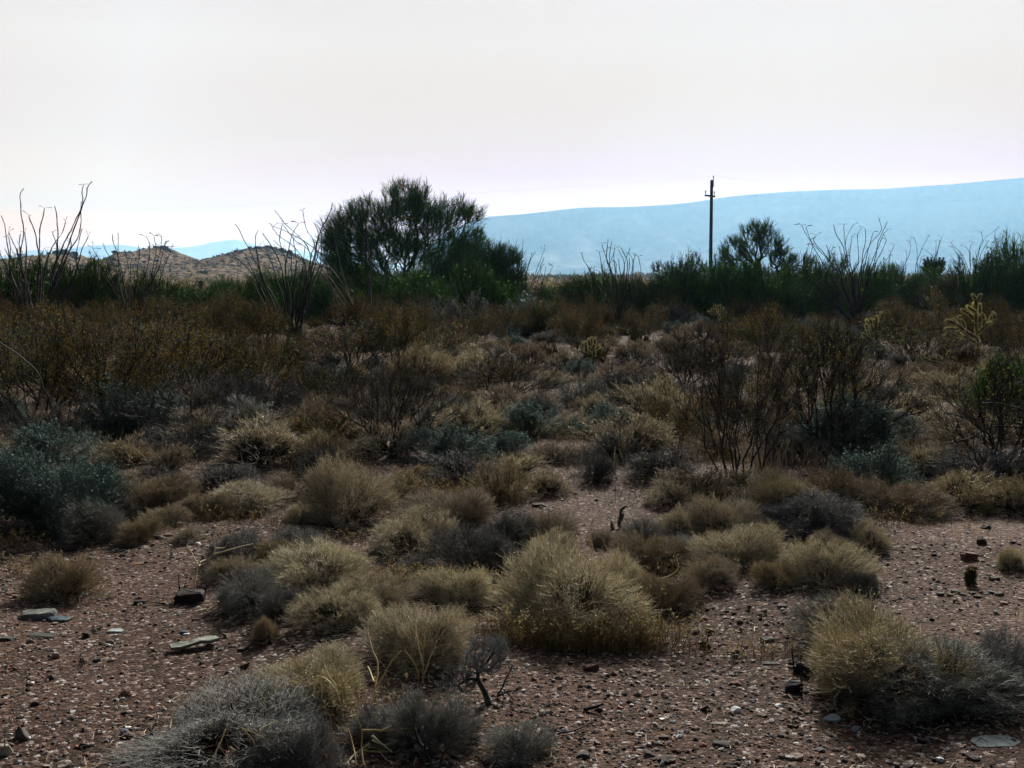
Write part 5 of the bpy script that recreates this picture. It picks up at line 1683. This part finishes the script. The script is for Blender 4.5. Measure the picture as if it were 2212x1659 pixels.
stalk('thick pale curled stems at the bottom centre', (40, 1560), [[(60, 1325), (110, 1310), (125, 1270)], [(270, 1410), (320, 1390), (345, 1355)], [(130, 1415), (300, 1415), (460, 1405), (560, 1380)], [(200, 1480), (280, 1510), (330, 1500)], [(40, 1400), (70, 1500), (100, 1650)], [(150, 1650), (130, 1500), (140, 1400), (100, 1330)], [(200, 1450), (260, 1500), (330, 1560)], [(20, 1650), (100, 1560), (180, 1500)], [(160, 1560), (230, 1570), (310, 1550)]], zM, .0034, [(1, (.72, .64, .45)), (1, (.5, .38, .2))], 7, group=SG)
stalk('spray of fallen straw stems fanning right from the tallest domed shrub', (2000, 450), [[(2000, 450), (2070, 430), (2150, 410), (2190, 350), (2170, 290)], [(2000, 450), (2120, 440), (2270, 460)], [(2000, 460), (2150, 500), (2330, 560)], [(2010, 460), (2200, 540), (2360, 600)], [(2010, 470), (2120, 530), (2230, 640)], [(2010, 470), (2180, 580), (2330, 680)], [(2000, 460), (2100, 520), (2180, 600), (2220, 670)], [(2020, 450), (2200, 480), (2400, 570)]], zM, .0030, WH, 8, group=SG)
stalk('whitish looped stalk standing right of the bare central patch', (1605, 1430), [[(1605, 1450), (1620, 1390), (1680, 1310)], [(1605, 1420), (1700, 1310), (1685, 1370), (1720, 1410), (1740, 1390)], [(1720, 1340), (1760, 1400), (1770, 1440)]], zT, .0042, WH, 9, group=SG)
stalk('upright yellow straw stalks right of the tallest domed shrub', (1640, 420), [[(1640, 420), (1610, 200), (1600, 110)], [(1650, 400), (1640, 250), (1600, 130), (1640, 40)], [(1890, 370), (1800, 320), (1720, 240), (1690, 160)], [(1860, 780), (1880, 600), (1870, 450)], [(1940, 830), (1860, 760), (1720, 660)]], zM, .0026, STRAW, 10, group=SG)
DK = [(1, (.04, .034, .032)), (1, (.055, .05, .048))]
KG = 'dark dead sticks'
stalk('pair of thin dead forked sticks below the dusky tan dome', (340, 430), [[(350, 430), (320, 350), (290, 280), (230, 250)], [(290, 280), (260, 240)], [(415, 560), (430, 470), (520, 380), (540, 300)], [(800, 540), (850, 480), (950, 420)]], zM, .0055, DK, 11, 'dead_stick', 'stick', KG)
stalk('dark fallen stick lying on the gravel right of the miniature tree', (1570, 1290), [[(1570, 1290), (1640, 1265), (1700, 1240)]], zM, .0075, DK, 12, 'dead_stick', 'stick', KG)
stalk('long thin dark twig lying on the gravel near the bottom centre', (1360, 1460), [[(1345, 1470), (1420, 1430), (1480, 1440), (1560, 1395), (1640, 1360)]], zM, .004, DK, 13, 'dead_stick', 'stick', KG)
stalk('black forked twigs standing in the sparse bottom centre shrub', (580, 1680), [[(580, 1700), (570, 1600), (540, 1530), (440, 1450)], [(540, 1530), (545, 1440)], [(550, 1540), (500, 1480), (480, 1400)], [(630, 1700), (660, 1560), (700, 1500), (760, 1460)]], zM, .0055, DK, 14, 'dead_stick', 'stick', KG)
stalk('blackened forked twig poking from the bottom left grey shrub', (1500, 1440), [[(1490, 1480), (1490, 1380), (1440, 1330)], [(1495, 1400), (1510, 1290), (1500, 1240)], [(1500, 1390), (1560, 1330)], [(990, 1500), (985, 1430), (960, 1400)], [(985, 1440), (1005, 1400)], [(1500, 1420), (1400, 1385), (1370, 1370)]], zL, .0055, DK, 15, 'dead_stick', 'stick', KG)
stalk('bent black dead stub beside the whitish looped stalk', (1800, 1430), [[(1800, 1430), (1805, 1370), (1815, 1310), (1850, 1285), (1875, 1300)], [(1800, 1400), (1830, 1340)], [(1760, 1440), (1750, 1390)]], zT, .013, DK, 16, 'dead_stick', 'stick', KG)
stalk('thin dark twigs by the foot of the miniature tree', (1010, 1200), [[(1010, 1210), (1050, 1120), (1085, 1050), (1110, 990)], [(1010, 1200), (1060, 1170), (1160, 1145)], [(1060, 1160), (1120, 1230)], [(1120, 1160), (1150, 1140)]], zM, .004, DK, 17, 'dead_stick', 'stick', KG)
stalk('dark sticks over the bare spot below the brown shrub dome', (900, 880), [[(900, 890), (960, 850), (1030, 855), (1130, 845), (1250, 890)], [(950, 850), (1000, 830), (1050, 820)]], zT, .012, DK, 18, 'dead_stick', 'stick', KG)
stalk('grey dead branch lying across the left creosote bushes', (1500, 590), [[(1030, 540), (1130, 510), (1200, 495), (1240, 490), (1330, 480)], [(1120, 515), (1100, 530)], [(1240, 530), (1330, 500), (1440, 515)], [(1270, 585), (1440, 580), (1560, 590), (1660, 605)], [(1060, 280), (1150, 230), (1200, 190), (1290, 150)], [(1200, 190), (1240, 165)]], zS, .011, [(1, (.33, .35, .36)), (1, (.25, .27, .29))], 19, 'dead_branch', 'branch', KG, dep=.3)
stalk('grey arching dead limb at the far left', (380, 870), [[(0, 230), (80, 280), (150, 330), (220, 390), (260, 440), (280, 530), (340, 600), (380, 680), (380, 870)], [(150, 430), (210, 460), (250, 490)], [(220, 780), (240, 770), (290, 790)], [(235, 770), (245, 790)]], zS, .007, [(1, (.06, .062, .07)), (1, (.09, .095, .10))], 20, 'dead_branch', 'branch', KG, dep=.3)
stalk('blackish thick log end leaning under the bare tangle', (1300, 800), [[(1290, 800), (1330, 760), (1380, 730), (1460, 715)], [(1370, 735), (1400, 700)]], zS, .035, DK, 21, 'dead_branch', 'branch', KG)
stalk('long dark bare branches reaching left from the right edge', (2250, 1250), [[(2300, 1290), (2150, 1290), (2000, 1280), (1850, 1280), (1700, 1240)], [(2300, 1000), (2100, 960), (1900, 950), (1700, 905)], [(2000, 960), (1900, 850), (2050, 840), (2212, 880)], [(1850, 1300), (1700, 1200), (1580, 1150), (1550, 1110)], [(2212, 1000), (2000, 990), (1850, 1080), (1700, 1100)], [(2300, 940), (2180, 930), (2000, 900)]], lambda x, y: (1474.7 + x / 3, 590 + y / 3), .010, DK, 22, 'dead_branch', 'branch', KG, dep=.4)
stalk('dark drooping branch low between the many-stemmed bush and the reddish shrub', (760, 1190), [[(530, 1180), (620, 1165), (720, 1185), (800, 1200), (880, 1260)], [(620, 1165), (680, 1240), (780, 1290)], [(540, 1190), (530, 1250), (550, 1290)]], lambda x, y: (1474.7 + x / 3, 590 + y / 3), .007, DK, 23, 'dead_stick', 'stick', KG)
stalk('curling yellow straw stalks on the upper right bare soil edge', (1760, 1500), [[(1590, 1600), (1680, 1530), (1750, 1490), (1780, 1560), (1830, 1610)], [(1750, 1490), (1800, 1530), (1850, 1560)], [(2060, 1480), (2120, 1510), (2200, 1530)]], lambda x, y: (1474.7 + x / 3, 590 + y / 3), .004, STRAW, 24, group=SG)

# ================================================================== gravel, grass, far scrub (uncountable)
g = np.random.default_rng(77)


def ico(sub):
    import bmesh
    bm = bmesh.new()
    bmesh.ops.create_icosphere(bm, subdivisions=sub, radius=1)
    V = np.array([q.co[:] for q in bm.verts])
    bm.verts.index_update()
    F = np.array([[q.index for q in f.verts] for f in bm.faces])
    bm.free()
    return V, F


I1, I2 = ico(1), ico(2)
tmpl = []
for i in range(14):
    base = I1 if i < 8 else I2
    V = base[0].copy()
    for _ in range(5):
        n_ = nrm(g.normal(0, 1, 3))
        c_ = .45 + .4 * g.random()
        dd = V @ n_
        V = V - np.where(dd > c_, dd - c_, 0)[:, None] * n_
    V = V * np.array([1, .55 + .4 * g.random(), .35 + .35 * g.random()]) * (1 + .06 * g.normal(0, 1, (len(V), 1)))
    tmpl.append((V, base[1]))
PEB = [(6, (.155, .092, .066)), (5, (.11, .064, .046)), (4, (.22, .155, .12)), (5, (.065, .042, .036)), (3, (.30, .24, .21)), (2, (.50, .45, .43)), (1.2, (.62, .60, .58)), (2, (.14, .15, .155)), (2, (.035, .03, .03)), (1, (.24, .10, .055))]


def scatter(n, ymin, ymax, smin, smax, pw, tset, dens=None, power=1.0):
    y = ymin * (ymax / ymin) ** (g.random(n) ** power)
    x = (g.random(n) * 2 - 1) * (.60 * y + .9)
    if dens is not None:
        keep = g.random(n) < dens(x, y)
        x, y = x[keep], y[keep]
    n = len(x)
    s = smin * (smax / smin) ** (g.random(n) ** pw)
    ch = []
    ti = g.integers(0, len(tset), n)
    for t_ in range(len(tset)):
        m = np.where(ti == t_)[0]
        V, F = tmpl[tset[t_]]
        a = g.random(len(m)) * 6.28
        ca, sa = np.cos(a), np.sin(a)
        X = V[None, :, 0] * s[m, None]
        Yv = V[None, :, 1] * s[m, None]
        Z = V[None, :, 2] * s[m, None]
        tilt = g.normal(0, .25, (len(m), 1))
        P = np.stack([X * ca[:, None] - Yv * sa[:, None] + x[m, None], X * sa[:, None] + Yv * ca[:, None] + y[m, None], Z + X * tilt + hgt(x[m], y[m])[:, None] + (s[m] * .12)[:, None]], -1)
        FF = (F[None] + (np.arange(len(m)) * len(V))[:, None, None]).reshape(-1, 3)
        ch.append((P.reshape(-1, 3), FF, rep(pal(PEB, len(m), g, .2), len(V))))
    return ch


patch = lambda x, y: np.clip(.55 + 1.1 * fbm(x * .8, y * .8, 3, 5), .12, 1)
rich = lambda x, y: np.clip(.25 + 1.5 * fbm(x * .5 + 7, y * .5, 3, 15) + .9 * ((x > .3) & (x < 1.6) & (y < 4.6)), .05, 1)
ch = scatter(38000, 3.3, 11, .003, .009, 1.2, [0, 1, 2, 3, 4, 5, 6, 7], patch, 1.0)
ch += scatter(27000, 3.3, 14, .007, .018, 1.5, [0, 1, 2, 3, 4, 5, 6, 7], rich, .9)
ch += scatter(2600, 3.4, 14, .014, .030, 2.2, [8, 9, 10, 11, 12, 13], rich, .9)
gr = obj('gravel', mk('gravel', ch, M_peb))
tag(gr, 'reddish, pink, grey and white gravel strewn over the bare soil', kind='stuff')


def blades(n, xy, hmin, hmax, lean, cols, r, head=.3, hc=STRAW):
    x, y = xy
    n = len(x)
    h_ = hmin + (hmax - hmin) * g.random(n)
    a = g.random(n) * 6.28
    ll = lean * g.random(n)
    b = np.stack([x, y, hgt(x, y)], -1)
    d = np.stack([np.cos(a) * ll, np.sin(a) * ll, np.ones(n)], -1)
    m = b + d * (h_ * .5)[:, None] * np.array([.6, .6, 1])
    e = b + d * h_[:, None]
    V, F = tube(np.stack([b, m, e], 1), np.stack([r, r * .8, r * .5], -1) if not np.isscalar(r) else np.tile([r, r * .8, r * .4], (n, 1)), 3, g)
    ch = [(V, F, rep(pal(cols, n, g, .2), 9))]
    k = np.where(g.random(n) < head)[0]
    if len(k):
        q = 5
        kk = np.repeat(k, q)
        P = e[kk] + g.normal(0, .004, (len(kk), 3)) - d[kk] * (.03 * g.random((len(kk), 1)))
        V, F = leaves(P, .013 + .008 * g.random(len(kk)), .0045, g, 1.2)
        ch.append((V, F, rep(pal(hc, len(kk), g, .2), 4)))
    return ch


def cluster(vx, vy, sx, sy, n):
    """blades round a place in the photograph; sx, sy in metres"""
    p = at(vx, vy)
    return p[0] + g.normal(0, sx, n), p[1] + np.abs(g.normal(0, sy, n))


GR = [(4, (.30, .22, .09)), (3, (.22, .155, .06)), (2, (.38, .30, .15)), (1, (.16, .14, .06))]
ch = []
for (vx, vy, sx, sy, n, h0, h1) in [(1240, 1408, .28, .06, 900, .05, .17), (1360, 1398, .12, .08, 420, .05, .14), (1350, 1330, .14, .1, 180, .05, .14), (950, 1290, .26, .10, 800, .04, .14), (880, 1265, .15, .1, 140, .04, .11), (1010, 1100, .25, .12, 300, .06, .18), (980, 1080, .3, .1, 260, .06, .18),
                                    (320, 1160, .25, .12, 160, .03, .10), (1600, 1085, .35, .3, 260, .03, .13), (1750, 1085, .4, .3, 260, .03, .13), (1950, 1100, .5, .3, 280, .03, .12), (2100, 1080, .5, .35, 280, .03, .13), (700, 1560, .2, .08, 220, .04, .14), (60, 1250, .14, .06, 120, .03, .12), (1640, 1425, .12, .06, 90, .02, .07),
                                    (20, 1190, .12, .05, 90, .04, .13), (500, 1130, .4, .1, 260, .03, .10), (1240, 960, .6, .6, 420, .06, .2), (900, 950, .6, .5, 420, .06, .2), (1500, 1000, .6, .5, 320, .06, .2), (1850, 1140, .3, .1, 200, .04, .12), (760, 1180, .3, .1, 130, .03, .1), (1560, 1250, .3, .05, 200, .03, .1), (1830, 1285, .16, .04, 60, .02, .05)]:
    ch += blades(n, cluster(vx, vy, sx, sy, n), h0, h1, 1.0, GR, .0011 if vy > 1150 else .0016, .45, [(1, (.42, .34, .17)), (1, (.34, .27, .12))])
n = 9000
y = 7.5 * (34 / 7.5) ** (g.random(n) ** .95)
x = (g.random(n) * 2 - 1) * (.60 * y + .8)
kp = g.random(n) < np.clip(.45 + 1.3 * fbm(x * .45, y * .45, 3, 33), 0, 1)
x, y = x[kp], y[kp]
ch += blades(0, (x, y), .05, .26, .6, GR + [(3, (.42, .35, .24))], .0010 + .00016 * y, .2)
# many low matted tufts further back
n = 3600
y = 9.0 * (60 / 9.0) ** (g.random(n) ** .9)
x = (g.random(n) * 2 - 1) * (.60 * y + .8)
kp = g.random(n) < np.clip(.4 + 1.2 * fbm(x * .3, y * .3, 3, 34), 0, 1)
x, y = x[kp], y[kp]
m = 26
xx = np.repeat(x, m) + g.normal(0, .10, len(x) * m)
yy = np.repeat(y, m) + g.normal(0, .10, len(x) * m)
ch += blades(0, (xx, yy), .05, .20, 1.0, TAN + [(2, (.30, .20, .10))], .0010 + .00016 * yy, 0)
# thin weeds over the near gravel
n = 1500
y = 3.5 * (9 / 3.5) ** g.random(n)
x = (g.random(n) * 2 - 1) * (.60 * y + .8)
ch += blades(0, (x, y), .008, .04, 1.4, GR + TAN, .0009, 0)
gs = obj('dry_grass', mk('dry_grass', ch, M_twig))
tag(gs, 'thin yellow dry grass and straw between the shrubs', kind='stuff')

# twig litter on the near ground
n = 2600
y = 3.4 * (12 / 3.4) ** g.random(n)
x = (g.random(n) * 2 - 1) * (.60 * y + .8)
a = g.random(n) * 6.28
l_ = .01 + .06 * g.random(n) ** 2
b = np.stack([x, y, hgt(x, y) + .004 + .006 * g.random(n)], -1)
e = b + np.stack([np.cos(a) * l_, np.sin(a) * l_, .006 * g.random(n)], -1)
for q in PLACED:                                          # litter gathers under and round the shrubs
    p_ = q[3].location
    if p_.y < 12 and q[0] != 'green':
        m_ = int(260 * min(1.4, q[3].scale[0]))
        r_ = q[3].scale[0] * .62 * g.random(m_) ** .6
        a_ = g.random(m_) * 6.28
        x_, y_ = p_.x + r_ * np.cos(a_), p_.y + r_ * np.sin(a_)
        b_ = np.stack([x_, y_, hgt(x_, y_) + .003 + .008 * g.random(m_)], -1)
        a_ = g.random(m_) * 6.28
        l2 = .015 + .07 * g.random(m_) ** 2
        b = np.concatenate([b, b_])
        e = np.concatenate([e, b_ + np.stack([np.cos(a_) * l2, np.sin(a_) * l2, .010 * g.random(m_)], -1)])
n = len(b)
V, F = tube(np.stack([b, (b + e) / 2 + g.normal(0, .003, (n, 3)) * [1, 1, .2], e], 1), np.tile([.0014, .0013, .0007], (n, 1)), 3, g)
tl = obj('twig_litter', mk('twig_litter', [(V, F, rep(pal(BARK + STRAW + TAN, n, g), 9))], M_twig))
tag(tl, 'fine broken twigs littering the gravel', kind='stuff')


def scrub_mesh(name, x, y, zf, W, H, cols, leafn, ls, seed):
    g = np.random.default_rng(seed)
    n = len(x)
    k = np.repeat(np.arange(n), leafn)
    v = nrm(g.normal(0, 1, (len(k), 3)))
    v[:, 2] = np.abs(v[:, 2])
    rr = (.45 + .55 * g.random(len(k))) * (1 + .25 * np.sin(3 * np.arctan2(v[:, 1], v[:, 0]) + k))
    P = np.stack([x[k] + v[:, 0] * rr * W[k] / 2, y[k] + v[:, 1] * rr * W[k] / 2, zf(x, y)[k] + v[:, 2] * rr * H[k]], -1)
    V, F = leaves(P, ls * (.6 + .8 * g.random(len(k))) * (W[k] ** .5), ls * .4 * (W[k] ** .5), g, .7)
    cc = pal(cols, n, g, .25)[k] * (1 + .2 * g.standard_normal((len(k), 1)))
    return mk(name, [(V, F, rep(np.clip(cc, .004, .9), 4))], M_leaf)


FAR = [(3, (.05, .075, .028)), (3, (.10, .095, .04)), (4, (.23, .17, .10)), (3, (.30, .235, .16)), (2, (.13, .07, .03))]
n = 5200
y = 60 * (560 / 60) ** (g.random(n) ** .8)
x = (g.random(n) * 2 - 1) * (.60 * y + 6)
kp = ~((np.abs(x - pb[0]) < 1.5) & (np.abs(y - PYd) < 2))
x, y = x[kp], y[kp]
W = 1.0 + 2.0 * g.random(len(x)) ** 2
me = scrub_mesh('scrub', x, y, hgt, W, W * .5, FAR, 70, .20, 5)
tag(obj('distant_scrub', me), 'tan and green scrub covering the plain out to the hills', kind='stuff')
n = 5000
y = 500 * (3000 / 500) ** g.random(n)
x = (g.random(n) * 2 - 1) * (.60 * y + 6)
kp = ~((x < hx[-1] + 20) & (y < YH + 200))
x, y = x[kp], y[kp]
W = 3 + 5 * g.random(len(x))
me = scrub_mesh('far_scrub', x, y, lambda a, b: 0 * a, W, W * .35, FAR, 26, .9, 6)
tag(obj('far_scrub', me), 'scrub fading toward the foot of the hazy mountain', kind='stuff')
# bushes on the hills
n = 700
y = YH - 185 + 190 * g.random(n)
x = hx[0] * .55 + (hx[-1] - hx[0] * .55) * g.random(n)
W = .8 + 1.6 * g.random(n) ** 2
me = scrub_mesh('hill_scrub', x, y, hill_h, W, W * .7, [(3, (.05, .06, .035)), (3, (.09, .075, .05)), (2, (.16, .12, .08))], 60, .42, 7)
tag(obj('hillside_scrub', me), 'small bushes dotted over the rocky hills', kind='stuff')
# boulders on the hills: too many to count
ch = []
n = 2600
u = g.random(n)
x = hx[0] * .5 + (hx[-1] - hx[0] * .5) * g.random(n)
y = YH - 150 * u ** 1.5
hh = hill_h(x, y)
kp = (hh > 1.5) & (g.random(n) < .12 + .75 * np.clip(fbm(x / 14, y / 14, 3, 77) * 2 + (hh - 8) / 10, 0, 1))
x, y, hh = x[kp], y[kp], hh[kp]
s = .35 * (6 ** (g.random(len(x)) ** 1.8))
ti = g.integers(0, 8, len(x))
for t_ in range(8):
    m = np.where(ti == t_)[0]
    V, F = tmpl[t_]
    a = g.random(len(m)) * 6.28
    ca, sa = np.cos(a), np.sin(a)
    X, Yv, Z = V[None, :, 0] * s[m, None], V[None, :, 1] * s[m, None], V[None, :, 2] * s[m, None] * 1.3
    P = np.stack([X * ca[:, None] - Yv * sa[:, None] + x[m, None], X * sa[:, None] + Yv * ca[:, None] + y[m, None], Z + hh[m, None]], -1)
    ch.append((P.reshape(-1, 3), (F[None] + (np.arange(len(m)) * len(V))[:, None, None]).reshape(-1, 3), rep(pal([(3, (.07, .05, .05)), (2, (.13, .09, .08)), (3, (.035, .028, .032))], len(m), g), len(V))))
tag(obj('hillside_rubble', mk('hillside_rubble', ch, M_rock)), 'brown boulders strewn down the rocky hills', kind='stuff')
# summit outcrops
for (vx, span, hgt_, lbl) in [(150, 40, 4.0, 'dark jagged rocks crowning the leftmost hill'), (345, 30, 3.0, 'cap of brown rocks on the middle hill'), (575, 62, 4.2, 'largest dark jagged rocks crowning the right hand hill'), (278, 14, 1.2, 'small rock step on the left shoulder of the middle hill'), (662, 14, 2.0, 'small rocks on the right shoulder of the right hand hill'), (120, 14, 1.4, 'low rocks left of the leftmost hilltop')]:
    xc = at_y(vx, 560, YH - 4)[0]
    sp_ = span * YH / FV
    ch = []
    for i in range(26):
        xx = xc + g.normal(0, sp_ * .42)
        yy = YH - 2 - 7 * g.random()
        V, F = hull_rock(500 + i + int(vx), *(hgt_ * (.4 + .7 * g.random(3)) * np.array([1, .8, 1.0])), .3)
        V = V + np.array([xx - xc, yy - YH, float(hill_h(np.array(xx), np.array(yy))) - float(hill_h(np.array(xc), np.array(YH))) + hgt_ * .12 * g.random()])
        c_ = (.04, .032, .036) if g.random() < .65 else (.08, .06, .056)
        ch.append((V, F, np.array(c_)))
    o = obj('rock_outcrop', mk('rock_outcrop', ch, M_rock), None, (xc, YH, float(hill_h(np.array(xc), np.array(YH)))))
    tag(o, lbl, 'rock outcrop')
# ------------------------------------------------------------------ haze
hm = bpy.data.materials.new('haze')
hm.use_nodes = True
ht = hm.node_tree
ht.nodes.clear()
pv = ht.nodes.new('ShaderNodeVolumePrincipled')
pv.inputs['Color'].default_value = (.40, .71, 1.0, 1)
pv.inputs['Density'].default_value = 0.9e-4
pv.inputs['Anisotropy'].default_value = .58
ho = ht.nodes.new('ShaderNodeOutputMaterial')
ht.links.new(pv.outputs[0], ho.inputs['Volume'])
x0, x1, y0, y1, z0, z1 = -13000, 13000, -420, 15600, -14, 505
bv = np.array([(a, b, c) for a in (x0, x1) for b in (y0, y1) for c in (z0, z1)], float)
bf_ = np.array([(0, 1, 3, 2), (4, 6, 7, 5), (0, 4, 5, 1), (2, 3, 7, 6), (0, 2, 6, 4), (1, 5, 7, 3)])
haze = obj('haze', mk('haze', [(bv, bf_, np.array((1, 1, 1.)))], hm))
tag(haze, 'thin bluish haze that fades the far mountains', kind='stuff')
